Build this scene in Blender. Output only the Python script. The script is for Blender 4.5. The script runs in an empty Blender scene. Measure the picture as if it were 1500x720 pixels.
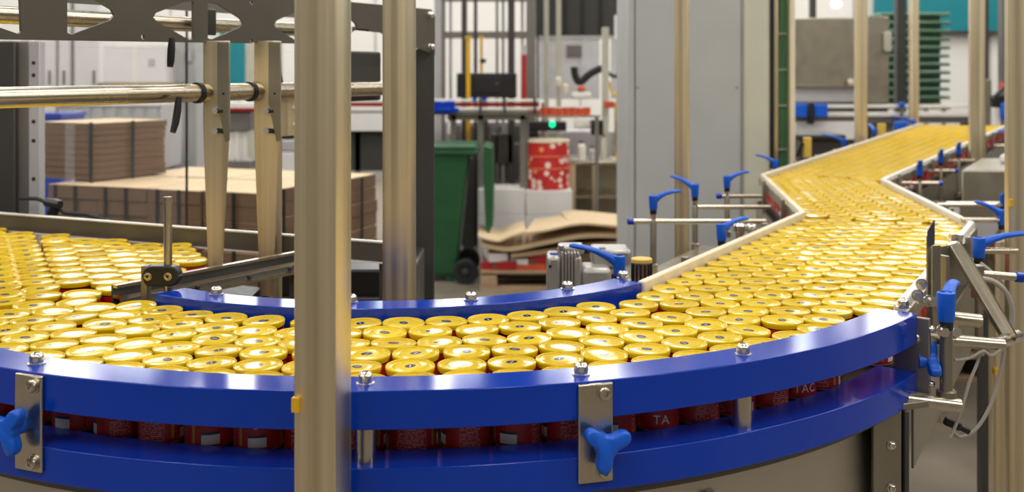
import bpy, math, random
import numpy as np
from mathutils import Vector, Matrix

SC = bpy.context.scene
COL = SC.collection
R = random.Random(7)

# ------------------------------------------------------------------ camera
CAM_H, FPX, HOR = 1.6, 1600.0, 103.0
cam_data = bpy.data.cameras.new('camera')
cam = bpy.data.objects.new('camera', cam_data)
COL.objects.link(cam)
cam.location = (0, 0, CAM_H)
cam.rotation_euler = (math.pi / 2, 0, 0)
cam_data.sensor_width = 36
cam_data.lens = 36 * FPX / 1500
cam_data.shift_y = -(360 - HOR) / 1500
cam_data.clip_start = 0.05
cam_data.dof.use_dof = True
cam_data.dof.focus_distance = 1.75
cam_data.dof.aperture_fstop = 5.0
SC.camera = cam

# ------------------------------------------------------------------ world, lights, exposure
world = bpy.data.worlds.new('hall_air')
SC.world = world
world.use_nodes = True
world.node_tree.nodes['Background'].inputs[0].default_value = (0.9, 0.95, 1.0, 1)
world.node_tree.nodes['Background'].inputs[1].default_value = 0.1
SC.view_settings.view_transform = 'Standard'
SC.view_settings.look = 'None'
SC.view_settings.exposure = 0.0
SC.view_settings.gamma = 1.0
SC.view_settings.use_curve_mapping = False
LAMP_W = 39.0
LAMP_X = tuple(-8.55 + 1.9 * i for i in range(10))
LAMP_Y = (-1.0, 3.0, 7.0, 11.0, 14.4)
LAMP_Z = 4.1


def lamp_light(x, y):
    d = bpy.data.lights.new('lamp_light', 'AREA')
    d.shape = 'RECTANGLE'
    d.size, d.size_y = 0.62, 2.3
    d.energy = LAMP_W
    d.color = (1.0, 0.97, 0.92)
    o = bpy.data.objects.new('lamp_light', d)
    COL.objects.link(o)
    o.location = (x, y, LAMP_Z - 0.012)
    return o


LAMPS = [(x, y, lamp_light(x, y)) for x in LAMP_X for y in LAMP_Y]

# ------------------------------------------------------------------ materials


def M(name, col, rough=0.5, metal=0.0, coat=0.0, var=0.12, scale=(6, 6, 6), rvar=0.08, emit=None, bump=0.0, trans=0.0, spec=0.5):
    m = bpy.data.materials.new(name)
    m.use_nodes = True
    nt = m.node_tree
    b = nt.nodes['Principled BSDF']
    b.inputs['Metallic'].default_value = metal
    b.inputs['Specular IOR Level'].default_value = spec
    b.inputs['Coat Weight'].default_value = coat
    b.inputs['Coat Roughness'].default_value = 0.12
    tc = nt.nodes.new('ShaderNodeTexCoord')
    mp = nt.nodes.new('ShaderNodeMapping')
    mp.inputs['Scale'].default_value = scale
    nz = nt.nodes.new('ShaderNodeTexNoise')
    nz.inputs['Scale'].default_value = 1.0
    nz.inputs['Detail'].default_value = 4
    nt.links.new(tc.outputs['Object'], mp.inputs[0])
    nt.links.new(mp.outputs[0], nz.inputs[0])
    r = nt.nodes.new('ShaderNodeMapRange')
    r.inputs[1].default_value, r.inputs[2].default_value = 0.25, 0.75
    r.inputs[3].default_value, r.inputs[4].default_value = 1 - var, 1 + var
    nt.links.new(nz.outputs[0], r.inputs[0])
    mx = nt.nodes.new('ShaderNodeVectorMath')
    mx.operation = 'SCALE'
    mx.inputs[0].default_value = col
    nt.links.new(r.outputs[0], mx.inputs['Scale'])
    nt.links.new(mx.outputs[0], b.inputs['Base Color'])
    r2 = nt.nodes.new('ShaderNodeMapRange')
    r2.inputs[1].default_value, r2.inputs[2].default_value = 0.25, 0.75
    r2.inputs[3].default_value, r2.inputs[4].default_value = max(0.03, rough - rvar), min(1, rough + rvar)
    nt.links.new(nz.outputs[0], r2.inputs[0])
    nt.links.new(r2.outputs[0], b.inputs['Roughness'])
    if bump:
        bp = nt.nodes.new('ShaderNodeBump')
        bp.inputs['Strength'].default_value = bump
        bp.inputs['Distance'].default_value = 0.005
        nt.links.new(nz.outputs[0], bp.inputs['Height'])
        nt.links.new(bp.outputs[0], b.inputs['Normal'])
    if emit:
        b.inputs['Emission Color'].default_value = (*emit[:3], 1)
        b.inputs['Emission Strength'].default_value = emit[3]
    if trans:
        b.inputs['Alpha'].default_value = 1 - trans
    return m


MT = dict(
    steel=M('brushed_steel', (0.78, 0.67, 0.455), 0.36, 1.0, var=0.30, scale=(42, 42, 0.5), rvar=0.12),  # brushing streaks, toned strongly to paint in striped reflections as well
    steel_h=M('brushed_steel_bar', (0.58, 0.52, 0.41), 0.27, 1.0, var=0.05, scale=(12, 12, 12), rvar=0.03),
    bright=M('bright_steel', (0.78, 0.74, 0.68), 0.2, 1.0, var=0.06),
    plate=M('bead_blasted_steel', (0.33, 0.30, 0.235), 0.40, 0.9, var=0.08, scale=(10, 10, 10)),
    skirt=M('rolled_steel_sheet', (0.52, 0.48, 0.40), 0.36, 0.95, var=0.08, scale=(3, 3, 12)),
    greypaint=M('grey_painted_plate', (0.115, 0.105, 0.085), 0.42, 0.3, var=0.05),
    darkpaint=M('dark_grey_paint', (0.055, 0.053, 0.048), 0.45, 0.2, var=0.08),
    sidepost=M('grey_post_paint', (0.20, 0.19, 0.17), 0.42, 0.4, var=0.08),
    blue=M('blue_plastic', (0.0, 0.040, 0.41), 0.13, 0.0, spec=0.42, var=0.05, scale=(3, 3, 3), rvar=0.03),
    bluelev=M('blue_lever_plastic', (0.0, 0.10, 0.62), 0.4, 0.0, var=0.05, rvar=0.05),
    white=M('white_plastic', (0.80, 0.78, 0.72), 0.35, var=0.05),
    cream=M('cream_plastic', (0.78, 0.70, 0.52), 0.4, var=0.06),
    black=M('black_plastic', (0.012, 0.012, 0.013), 0.35, var=0.1),
    rubber=M('black_rubber', (0.015, 0.015, 0.015), 0.7, var=0.1),
    belt=M('dark_belt', (0.03, 0.022, 0.02), 0.45, var=0.2, scale=(60, 60, 60)),
    floor=M('sealed_concrete', (0.22, 0.185, 0.145), 0.38, var=0.28, scale=(1.6, 1.6, 1.6), rvar=0.12),
    wall=M('white_cladding', (0.80, 0.78, 0.74), 0.6, var=0.03, scale=(1, 1, 1)),
    midwall=M('grey_cladding', (0.36, 0.36, 0.35), 0.6, var=0.05, scale=(1, 1, 1)),
    darkwall=M('dark_cladding', (0.10, 0.10, 0.105), 0.6, var=0.05, scale=(1, 1, 1)),
    ceil=M('ceiling_panel', (0.22, 0.22, 0.22), 0.7, var=0.04),
    seam=M('grey_seam', (0.36, 0.35, 0.33), 0.5),
    teal=M('teal_panel', (0.0, 0.20, 0.24), 0.5, var=0.05),
    cab=M('cabinet_grey', (0.40, 0.41, 0.40), 0.45, var=0.03),
    cabside=M('cabinet_side', (0.52, 0.51, 0.42), 0.4, var=0.05),
    green=M('green_bin_plastic', (0.012, 0.085, 0.03), 0.4, var=0.12, scale=(8, 8, 8)),
    tray=M('green_tray_plastic', (0.10, 0.21, 0.13), 0.45, var=0.12),
    cable_green=M('green_cable', (0.07, 0.19, 0.09), 0.5),
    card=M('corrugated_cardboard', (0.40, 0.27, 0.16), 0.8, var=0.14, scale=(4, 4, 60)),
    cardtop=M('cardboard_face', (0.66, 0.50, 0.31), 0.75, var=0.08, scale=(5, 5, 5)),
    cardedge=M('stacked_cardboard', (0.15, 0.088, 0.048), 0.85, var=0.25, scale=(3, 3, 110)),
    wood=M('pallet_wood', (0.42, 0.29, 0.17), 0.75, var=0.2, scale=(3, 30, 30)),
    carton=M('white_carton', (0.72, 0.71, 0.70), 0.6, var=0.04),
    red=M('red_paint', (0.38, 0.012, 0.015), 0.4, var=0.1),
    orange=M('orange_red_plastic', (0.62, 0.09, 0.03), 0.4, var=0.2, scale=(14, 14, 14)),
    yellow=M('yellow_paint', (0.72, 0.42, 0.01), 0.4, var=0.08),
    yellowcap=M('yellow_cap', (0.70, 0.48, 0.08), 0.4, var=0.06),
    lilac=M('pale_grey_panel', (0.50, 0.49, 0.51), 0.35, 0.2, var=0.06),
    motor=M('grey_motor_casting', (0.42, 0.41, 0.38), 0.35, 0.55, var=0.1, scale=(12, 12, 12)),
    led=M('green_indicator', (0.0, 0.5, 0.15), 0.4, emit=(0.0, 1.0, 0.35, 1.6)),
    lampface=M('lamp_housing', (0.75, 0.75, 0.75), 0.5),
    cable=M('grey_cable', (0.38, 0.35, 0.30), 0.45, var=0.08),
    glowpane=M('added_glow_pane', (0.8, 0.85, 0.9), 0.3, emit=(0.88, 0.94, 1.0, 3.8)),  # glowing panes of the added windows, bright for their reflections
    film=M('clear_film', (0.8, 0.8, 0.8), 0.2, trans=0.9),
    pane=M('clear_guard', (0.75, 0.77, 0.8), 0.06, trans=0.97),
    haze=M('frosted_guard', (0.62, 0.62, 0.66), 0.25, trans=0.45),
    paper=M('can_print_red', (0.33, 0.008, 0.008), 0.35),
    ink=M('white_print', (0.92, 0.90, 0.86), 0.4),
)


def nodes(m):
    return m.node_tree, m.node_tree.nodes, m.node_tree.links


def mathn(nt, op, a, b=None, c=None):
    n = nt.nodes.new('ShaderNodeMath')
    n.operation = op
    for i, v in enumerate((a, b, c)):
        if v is None:
            continue
        if isinstance(v, (int, float)):
            n.inputs[i].default_value = v
        else:
            nt.links.new(v, n.inputs[i])
    return n.outputs[0]


def mixc(nt, fac, a, b):
    n = nt.nodes.new('ShaderNodeMix')
    n.data_type = 'RGBA'
    if isinstance(fac, (int, float)):
        n.inputs[0].default_value = fac
    else:
        nt.links.new(fac, n.inputs[0])
    for i, v in ((6, a), (7, b)):
        if isinstance(v, tuple):
            n.inputs[i].default_value = (*v, 1)
        else:
            nt.links.new(v, n.inputs[i])
    return n.outputs[2]


def rect_mask(nt, u, v, u0, u1, v0, v1):
    a = mathn(nt, 'MULTIPLY', mathn(nt, 'GREATER_THAN', u, u0), mathn(nt, 'LESS_THAN', u, u1))
    b = mathn(nt, 'MULTIPLY', mathn(nt, 'GREATER_THAN', v, v0), mathn(nt, 'LESS_THAN', v, v1))
    return mathn(nt, 'MULTIPLY', a, b)


def lid_material():
    m = bpy.data.materials.new('yellow_lid')
    m.use_nodes = True
    nt = m.node_tree
    b = nt.nodes['Principled BSDF']
    uv = nt.nodes.new('ShaderNodeUVMap')
    sp = nt.nodes.new('ShaderNodeSeparateXYZ')
    nt.links.new(uv.outputs[0], sp.inputs[0])
    x = mathn(nt, 'SUBTRACT', sp.outputs[0], 0.5)
    y = mathn(nt, 'SUBTRACT', sp.outputs[1], 0.5)
    e = mathn(nt, 'SQRT', mathn(nt, 'ADD', mathn(nt, 'POWER', mathn(nt, 'DIVIDE', x, 0.125), 2.0), mathn(nt, 'POWER', mathn(nt, 'DIVIDE', y, 0.095), 2.0)))
    oi = nt.nodes.new('ShaderNodeObjectInfo')
    base = mixc(nt, oi.outputs['Random'], (0.72, 0.49, 0.003), (0.82, 0.58, 0.006))
    rr = mathn(nt, 'SQRT', mathn(nt, 'ADD', mathn(nt, 'POWER', x, 2.0), mathn(nt, 'POWER', y, 2.0)))
    # fine pale ring of print round the emblem
    ang = mathn(nt, 'ARCTAN2', y, x)
    dash = mathn(nt, 'GREATER_THAN', mathn(nt, 'SINE', mathn(nt, 'MULTIPLY', ang, 34.0)), -0.1)
    ring = mathn(nt, 'MULTIPLY', mathn(nt, 'MULTIPLY', mathn(nt, 'GREATER_THAN', rr, 0.315), mathn(nt, 'LESS_THAN', rr, 0.345)), dash)
    c = mixc(nt, mathn(nt, 'MULTIPLY', ring, 0.45), base, (0.42, 0.22, 0.02))
    c = mixc(nt, mathn(nt, 'LESS_THAN', e, 1.0), c, (0.010, 0.014, 0.10))
    mark = mathn(nt, 'MULTIPLY', mathn(nt, 'LESS_THAN', mathn(nt, 'ABSOLUTE', mathn(nt, 'SUBTRACT', y, mathn(nt, 'MULTIPLY', x, 0.6))), 0.012), mathn(nt, 'LESS_THAN', mathn(nt, 'ABSOLUTE', x), 0.055))
    c = mixc(nt, mark, c, (0.75, 0.75, 0.72))
    nt.links.new(c, b.inputs['Base Color'])
    b.inputs['Roughness'].default_value = 0.15
    b.inputs['Metallic'].default_value = 0.0
    b.inputs['Coat Weight'].default_value = 0.15
    b.inputs['Coat Roughness'].default_value = 0.05
    return m


def body_material():
    m = bpy.data.materials.new('red_can_label')
    m.use_nodes = True
    nt = m.node_tree
    b = nt.nodes['Principled BSDF']
    uv = nt.nodes.new('ShaderNodeUVMap')
    sp = nt.nodes.new('ShaderNodeSeparateXYZ')
    nt.links.new(uv.outputs[0], sp.inputs[0])
    u, v = sp.outputs[0], sp.outputs[1]
    mp = nt.nodes.new('ShaderNodeMapping')
    mp.inputs['Scale'].default_value = (60, 22, 1)
    nt.links.new(uv.outputs[0], mp.inputs[0])
    nz = nt.nodes.new('ShaderNodeTexNoise')
    nz.inputs['Scale'].default_value = 1.0
    nz.inputs['Detail'].default_value = 1.0
    nt.links.new(mp.outputs[0], nz.inputs[0])
    lines = mathn(nt, 'GREATER_THAN', mathn(nt, 'SINE', mathn(nt, 'MULTIPLY', v, 170.0)), 0.0)
    txt = mathn(nt, 'MULTIPLY', mathn(nt, 'GREATER_THAN', nz.outputs[0], 0.47), lines)
    c = mixc(nt, mathn(nt, 'MULTIPLY', txt, rect_mask(nt, u, v, 0.02, 0.22, 0.06, 0.56)), (0.52, 0.012, 0.010), (0.74, 0.36, 0.28))
    c = mixc(nt, mathn(nt, 'MULTIPLY', txt, rect_mask(nt, u, v, 0.56, 0.70, 0.06, 0.56)), c, (0.74, 0.36, 0.28))
    c = mixc(nt, rect_mask(nt, u, v, 0.33, 0.45, 0.08, 0.27), c, (0.85, 0.85, 0.80))
    c = mixc(nt, rect_mask(nt, u, v, 0.33, 0.45, 0.25, 0.30), c, (0.03, 0.03, 0.03))
    c = mixc(nt, rect_mask(nt, u, v, 0.37, 0.39, 0.40, 0.60), c, (0.75, 0.75, 0.70))
    c = mixc(nt, rect_mask(nt, u, v, 0.265, 0.285, 0.1, 0.9), c, (0.62, 0.36, 0.03))
    c = mixc(nt, mathn(nt, 'LESS_THAN', v, 0.035), c, (0.5, 0.45, 0.38))
    nt.links.new(c, b.inputs['Base Color'])
    b.inputs['Roughness'].default_value = 0.38
    return m


def floral_material():
    m = bpy.data.materials.new('red_printed_paper')
    m.use_nodes = True
    nt = m.node_tree
    b = nt.nodes['Principled BSDF']
    tc = nt.nodes.new('ShaderNodeTexCoord')
    vo = nt.nodes.new('ShaderNodeTexVoronoi')
    vo.inputs['Scale'].default_value = 17
    nt.links.new(tc.outputs['Object'], vo.inputs[0])
    k = mathn(nt, 'LESS_THAN', vo.outputs['Distance'], 0.42)
    sp = nt.nodes.new('ShaderNodeSeparateColor')
    nt.links.new(vo.outputs['Color'], sp.inputs[0])
    k1 = mathn(nt, 'MULTIPLY', k, mathn(nt, 'GREATER_THAN', sp.outputs[0], 0.42))
    k2 = mathn(nt, 'MULTIPLY', k, mathn(nt, 'LESS_THAN', sp.outputs[0], 0.25))
    c = mixc(nt, k1, (0.50, 0.02, 0.018), (0.80, 0.62, 0.55))
    c = mixc(nt, k2, c, (0.75, 0.30, 0.10))
    nt.links.new(c, b.inputs['Base Color'])
    b.inputs['Roughness'].default_value = 0.5
    return m


MT['lid'] = lid_material()
MT['body'] = body_material()
MT['floral'] = floral_material()

# ------------------------------------------------------------------ geometry helpers


def at(px, py, Y):
    """A point of the hall: image column and row of the photograph plus its measured distance in metres."""
    return Vector(((px - 750) / FPX * Y, Y, CAM_H - (py - HOR) / FPX * Y))


class MB:
    def __init__(s):
        s.v, s.f, s.uv = [], [], None

    def add(s, vs, fs):
        n = len(s.v)
        s.v += [tuple(p) for p in vs]
        s.f += [tuple(i + n for i in f) for f in fs]
        return s

    def box(s, x0, y0, z0, x1, y1, z1):
        v = [(x, y, z) for z in (z0, z1) for y in (y0, y1) for x in (x0, x1)]
        return s.add(v, [(0, 2, 3, 1), (4, 5, 7, 6), (0, 1, 5, 4), (2, 6, 7, 3), (0, 4, 6, 2), (1, 3, 7, 5)])

    def obox(s, c, size, rz=0.0, rx=0.0, ry=0.0):
        m = Matrix.Translation(c) @ Matrix.Rotation(rz, 4, 'Z') @ Matrix.Rotation(ry, 4, 'Y') @ Matrix.Rotation(rx, 4, 'X')
        a, b, d = (q / 2 for q in size)
        v = [m @ Vector((x, y, z)) for z in (-d, d) for y in (-b, b) for x in (-a, a)]
        return s.add(v, [(0, 2, 3, 1), (4, 5, 7, 6), (0, 1, 5, 4), (2, 6, 7, 3), (0, 4, 6, 2), (1, 3, 7, 5)])

    def bar(s, p0, p1, w, h, up=(0, 0, 1)):
        p0, p1 = Vector(p0), Vector(p1)
        d = (p1 - p0).normalized()
        sd = d.cross(Vector(up)).normalized()
        u = sd.cross(d)
        v = [p + sd * a * w / 2 + u * b * h / 2 for p in (p0, p1) for b in (-1, 1) for a in (-1, 1)]
        return s.add(v, [(0, 1, 3, 2), (4, 6, 7, 5), (0, 4, 5, 1), (2, 3, 7, 6), (0, 2, 6, 4), (1, 5, 7, 3)])

    def sweep(s, pts, rad, n=12, up=(0, 0, 1), cap=True):
        pts = [Vector(p) for p in pts]
        k = len(pts)
        rings = []
        for i, p in enumerate(pts):
            d = (pts[min(i + 1, k - 1)] - pts[max(i - 1, 0)]).normalized()
            u0 = Vector(up)
            if abs(d.dot(u0)) > 0.97:
                u0 = Vector((0, 1, 0)) if abs(d.y) < 0.9 else Vector((1, 0, 0))
            sd = d.cross(u0).normalized()
            uu = sd.cross(d)
            r = rad[i] if isinstance(rad, (list, tuple)) else rad
            ra, rb = r if isinstance(r, tuple) else (r, r)
            rings.append([p + sd * math.cos(2 * math.pi * j / n) * ra + uu * math.sin(2 * math.pi * j / n) * rb for j in range(n)])
        v = [q for g in rings for q in g]
        f = [(i * n + j, i * n + (j + 1) % n, (i + 1) * n + (j + 1) % n, (i + 1) * n + j) for i in range(k - 1) for j in range(n)]
        if cap:
            f += [tuple(range(n - 1, -1, -1)), tuple(range((k - 1) * n, k * n))]
        return s.add(v, f)

    def tube(s, p0, p1, r, n=16):
        return s.sweep([p0, p1], r, n)

    def lathe(s, prof, c=(0, 0, 0), n=24, m=None):
        c = Vector(c)
        m = m or Matrix.Identity(3)
        v, f = [], []
        for r, z in prof:
            for j in range(n):
                a = 2 * math.pi * j / n
                v.append(c + m @ Vector((r * math.cos(a), r * math.sin(a), z)))
        for i in range(len(prof) - 1):
            for j in range(n):
                f.append((i * n + j, i * n + (j + 1) % n, (i + 1) * n + (j + 1) % n, (i + 1) * n + j))
        f.append(tuple(range(n - 1, -1, -1)))
        f.append(tuple(range((len(prof) - 1) * n, len(prof) * n)))
        return s.add(v, f)

    def prism(s, poly, d0, d1, m=None, c=(0, 0, 0)):
        """poly in the local xy plane, extruded along local z from d0 to d1."""
        c = Vector(c)
        m = m or Matrix.Identity(3)
        n = len(poly)
        v = [c + m @ Vector((x, y, d)) for d in (d0, d1) for x, y in poly]
        f = [tuple(range(n - 1, -1, -1)), tuple(range(n, 2 * n))] + [(i, (i + 1) % n, n + (i + 1) % n, n + i) for i in range(n)]
        return s.add(v, f)

    def band(s, path, o0, o1, z0, z1):
        """A wall of rectangular section that follows a plan path; o0 and o1 are offsets to the right of it."""
        p = np.array(path, float)
        d = np.diff(p, axis=0)
        d /= np.linalg.norm(d, axis=1)[:, None]
        nr = np.c_[d[:, 1], -d[:, 0]]
        k = len(p)
        mit = []
        for i in range(k):
            a, b = nr[max(i - 1, 0)], nr[min(i, k - 2)]
            q = a + b
            q /= np.linalg.norm(q)
            mit.append(q / max(0.4, q.dot(a)))
        mit = np.array(mit)
        v = []
        for i in range(k):
            for o, z in ((o0, z0), (o1, z0), (o1, z1), (o0, z1)):
                x, y = p[i] + mit[i] * o
                v.append((x, y, z))
        f = [(3, 2, 1, 0), tuple((k - 1) * 4 + j for j in range(4))]
        for i in range(k - 1):
            for j in range(4):
                f.append((i * 4 + j, i * 4 + (j + 1) % 4, i * 4 + 4 + (j + 1) % 4, i * 4 + 4 + j))
        return s.add(v, f)

    def build(s, name, mat, parent=None, loc=None, bevel=0.0, smooth=35, seg=2):
        if parent is not None:
            org = ORG.get(parent.name, Vector((0, 0, 0)))
        else:
            org = Vector(loc) if loc is not None else Vector((0, 0, 0))
        me = bpy.data.meshes.new(name)
        me.from_pydata([tuple(Vector(p) - org) for p in s.v], [], s.f)
        me.validate()
        import bmesh
        bm = bmesh.new()
        bm.from_mesh(me)
        bmesh.ops.recalc_face_normals(bm, faces=bm.faces)
        bm.to_mesh(me)
        bm.free()
        me.materials.append(MT[mat] if isinstance(mat, str) else mat)
        me.shade_smooth()
        me.set_sharp_from_angle(angle=math.radians(smooth))
        o = bpy.data.objects.new(name, me)
        COL.objects.link(o)
        if parent is not None:
            o.parent = parent
            ORG[o.name] = org
        else:
            o.location = org
            ORG[o.name] = org
        if bevel:
            b = o.modifiers.new('edge', 'BEVEL')
            b.width, b.segments, b.limit_method = bevel, seg, 'ANGLE'
            b.harden_normals = False
        return o


ORG = {}


def tag(o, label=None, cat=None, group=None, kind=None):
    for k, v in (('label', label), ('category', cat), ('group', group), ('kind', kind)):
        if v:
            o[k] = v
    return o


def thing(name, label, cat, loc=(0, 0, 0), group=None):
    o = bpy.data.objects.new(name, None)
    o.empty_display_size = 0.05
    COL.objects.link(o)
    o.location = loc
    ORG[o.name] = Vector(loc)
    return tag(o, label, cat, group)


def frame3(x, y, z):
    return Matrix((x, y, z)).transposed()


FRONT = frame3(Vector((1, 0, 0)), Vector((0, 0, 1)), Vector((0, -1, 0)))   # local xy -> world xz, extrude towards the viewer


def pbox(mb, x0, y0, x1, y1, Y, depth, floor=False):
    """A box whose front face spans the given image rectangle at distance Y and which reaches back by depth."""
    a, b = at(x0, y1, Y), at(x1, y0, Y)
    return mb.box(a.x, Y, 0.0 if floor else a.z, b.x, Y + depth, b.z)


def rounded(pts, r=0.004, n=3):
    out = []
    k = len(pts)
    for i in range(k):
        p0, p, p1 = Vector(pts[i - 1]), Vector(pts[i]), Vector(pts[(i + 1) % k])
        a, b = (p0 - p).normalized(), (p1 - p).normalized()
        q0, q1 = p + a * r, p + b * r
        for j in range(n + 1):
            t = j / n
            out.append(tuple((q0 * (1 - t) + p * t) * (1 - t) + (p * (1 - t) + q1 * t) * t))
    return out


def square_tube(c, w, d, z0, z1, rz=0.0, r=0.006):
    base = rounded([(-w / 2, -d / 2), (w / 2, -d / 2), (w / 2, d / 2), (-w / 2, d / 2)], r)
    m = Matrix.Rotation(rz, 3, 'Z')
    return MB().prism(base, z0, z1, m, (c[0], c[1], 0))


def hexpoly(r, n=6, a0=0.0):
    return [(r * math.cos(a0 + 2 * math.pi * i / n), r * math.sin(a0 + 2 * math.pi * i / n)) for i in range(n)]


def axis_frame(z):
    z = Vector(z).normalized()
    x = Vector((0, 0, 1)).cross(z)
    x = x.normalized() if x.length > 0.1 else Vector((1, 0, 0))
    return frame3(x, z.cross(x), z)


def bolt(parent, p, axis=(0, 0, 1), r=0.011, h=0.014, name='bolt', mat='bright', style='dome'):
    m = axis_frame(axis)
    mb = MB()
    mb.lathe([(r * 1.25, 0), (r * 1.25, 0.0018)], p, 20, m)
    if style == 'hex':
        mb.prism(hexpoly(r), 0.0018, h, m, p)
    else:
        mb.lathe([(r, 0.0018), (r, h * 0.6), (r * 0.9, h * 0.82), (r * 0.62, h * 0.97), (r * 0.4, h), (r * 0.38, h - 0.004)], p, 20, m)
    return mb.build(name, mat, parent)


def tri_knob(parent, p, axis, roll=0.0, arm=0.033):
    """A three-lobed clamping knob: hub, star grip with rounded lobes."""
    m = axis_frame(axis)
    raw = []
    w, d = 0.0098, arm - 0.0098
    for i in range(96):
        a = 2 * math.pi * i / 96
        best = 0.0155
        for k in range(3):
            dl_ = (a - roll - k * 2 * math.pi / 3 + math.pi) % (2 * math.pi) - math.pi
            if abs(dl_) > 1.2:
                continue
            c_, s_ = math.cos(dl_), abs(math.sin(dl_))
            if s_ < 1e-6 or w / s_ * c_ > d:
                if d * s_ < w:
                    best = max(best, d * c_ + math.sqrt(w * w - d * d * s_ * s_))
            else:
                best = max(best, w / s_)
        raw.append(best)
    base = [(2 * math.pi * i / 96, sum(raw[(i + j) % 96] for j in (-2, -1, 0, 1, 2)) / 5) for i in range(96)]
    mb = MB()
    lay = [(0.012, 0.72), (0.0145, 0.93), (0.019, 1.0), (0.025, 1.0), (0.0285, 0.9), (0.030, 0.66)]
    n = len(base)
    v, f = [], []
    for z, s in lay:
        for a, r in base:
            rr = r * s if s < 1 else r
            rr = max(rr, 0.004) if s >= 1 else r - (1 - s) * 0.012
            v.append(Vector(p) + m @ Vector((rr * math.cos(a), rr * math.sin(a), z)))
    for i in range(len(lay) - 1):
        for j in range(n):
            f.append((i * n + j, i * n + (j + 1) % n, (i + 1) * n + (j + 1) % n, (i + 1) * n + j))
    f += [tuple(range(n - 1, -1, -1)), tuple(range((len(lay) - 1) * n, len(lay) * n))]
    mb.add(v, f)
    k = mb.build('knob', 'bluelev', parent, smooth=50)
    MB().lathe([(0.0125, 0.0), (0.0125, 0.013)], p, 20, m).build('hub', 'bluelev', k)
    return k


def lever(parent, p, ang, L=0.075, s=1.0, rise=0.012, pitch=0.0):
    """An adjustable clamping lever: p is the foot of its hub, ang the plan direction its arm points."""
    p = Vector(p)
    d = Vector((math.cos(ang), math.sin(ang), 0))
    z = Vector((0, 0, 1))
    h = MB().lathe([(0.0098 * s, 0.0), (0.0112 * s, 0.003), (0.0128 * s, 0.036 * s), (0.0122 * s, 0.0395 * s), (0.008 * s, 0.0405 * s), (0.0072 * s, 0.036 * s)], p, 20)
    k = h.build('lever', 'bluelev', parent)
    pts, rad = [], []
    for t, up, ra, rb in ((0.0, 0.024, 0.0105, 0.011), (0.10, 0.030, 0.0105, 0.010), (0.24, 0.036, 0.0095, 0.0075), (0.45, 0.0425, 0.0088, 0.0058), (0.7, 0.0465, 0.0088, 0.005), (0.92, 0.047, 0.0085, 0.0048), (1.0, 0.0465, 0.006, 0.003)):
        pts.append(p + d * t * L * s + z * (up * s + (rise + pitch * L) * s * t))
        rad.append((ra * s, rb * s))
    MB().sweep(pts, rad, 14).build('arm', 'bluelev', k)
    MB().lathe([(0.0085 * s, -0.012 * s), (0.0095 * s, -0.010 * s), (0.0095 * s, 0.0)], p, 18).build('collar', 'black', k)
    return k

# ================================================================== THE HALL
def st(o):
    return tag(o, kind='structure')


XW, Y0, Y1, ZC = 9.5, -8.0, 16.0, 6.0
st(MB().box(-XW - .2, Y0 - .2, -0.1, XW + .2, Y1 + .2, 0).build('floor', 'floor'))
st(MB().box(-XW - .2, Y0 - .2, ZC, XW + .2, Y1 + .2, ZC + .1).build('ceiling', 'ceil'))
wb = st(MB().box(-XW - .2, Y1, 0, XW + .2, Y1 + .2, 3.0).build('wall_back', 'wall'))
MB().box(-XW - .2, Y1 - .02, 3.0, XW + .2, Y1 + .2, ZC).build('upper_cladding', 'darkwall', wb)
st(MB().box(-XW - .2, Y0 - .2, 0, XW + .2, Y0, ZC).build('wall_front', 'wall'))
st(MB().box(-XW - .2, Y0, 0, -XW, Y1, ZC).build('wall_left', 'darkwall'))
st(MB().box(XW, Y0, 0, XW + .2, Y1, ZC).build('wall_right', 'darkwall'))
for i in range(19):      # cladding seams of the back wall, each a narrow cover strip
    x = -9 + i * 1.0
    MB().box(x - 0.008, Y1 - 0.015, 0.18, x + 0.008, Y1, 3.0).build('seam_strip', 'seam', wb)
st(MB().box(-XW, Y1 - 0.03, 0, XW, Y1, 0.18).build('baseboard_back', 'seam'))

for i in range(8):       # unseen high windows, added for bright reflections in lids and rail tops
    x = -8.4 + i * 2.4
    w = st(MB().box(x - .82, Y1 - .06, 3.35, x + .82, Y1 - .02, 3.43).build('added_window_%d' % (i + 1), 'seam'))
    MB().box(x - .82, Y1 - .06, 5.22, x + .82, Y1 - .02, 5.30).build('head', 'seam', w)
    for sx_ in (-.82, -.03, .76):
        MB().box(x + sx_, Y1 - .06, 3.43, x + sx_ + .06, Y1 - .02, 5.22).build('frame_bar', 'seam', w)
    for sx_ in (-.76, .03):
        MB().box(x + sx_, Y1 - .045, 3.43, x + sx_ + .73, Y1 - .03, 5.22).build('pane', 'glowpane', w)
for i, (x, y, l) in enumerate(LAMPS):
    t = thing('ceiling_lamp', 'long white ceiling lamp hanging on two rods above the production hall', 'lamp', (x, y, LAMP_Z), 'ceiling lamps over the hall')
    MB().box(x - .34, y - 1.2, LAMP_Z - .01, x + .34, y + 1.2, LAMP_Z + .07).build('housing', 'lampface', t)
    for s in (-0.9, 0.9):
        MB().tube((x, y + s, LAMP_Z + .07), (x, y + s, ZC), 0.008, 8).build('hanging_rod', 'steel', t)
    l.parent = t
    l.location = (0, 0, -0.012)

# ================================================================== THE CONVEYOR
D = 0.073                      # can diameter
ZL, ZB = 1.173, 1.080          # lid plane and belt surface
RAIL_TOP = 1.188
CO, RO_IN, RO_OUT = Vector((-0.215, 2.535)), 1.062, 1.131
CI, RI_IN, RI_OUT = Vector((-0.260, 2.568)), 0.612, 0.679
A0, A1 = math.radians(205), math.radians(323)
B0, B1 = math.radians(234), math.radians(319)


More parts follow.
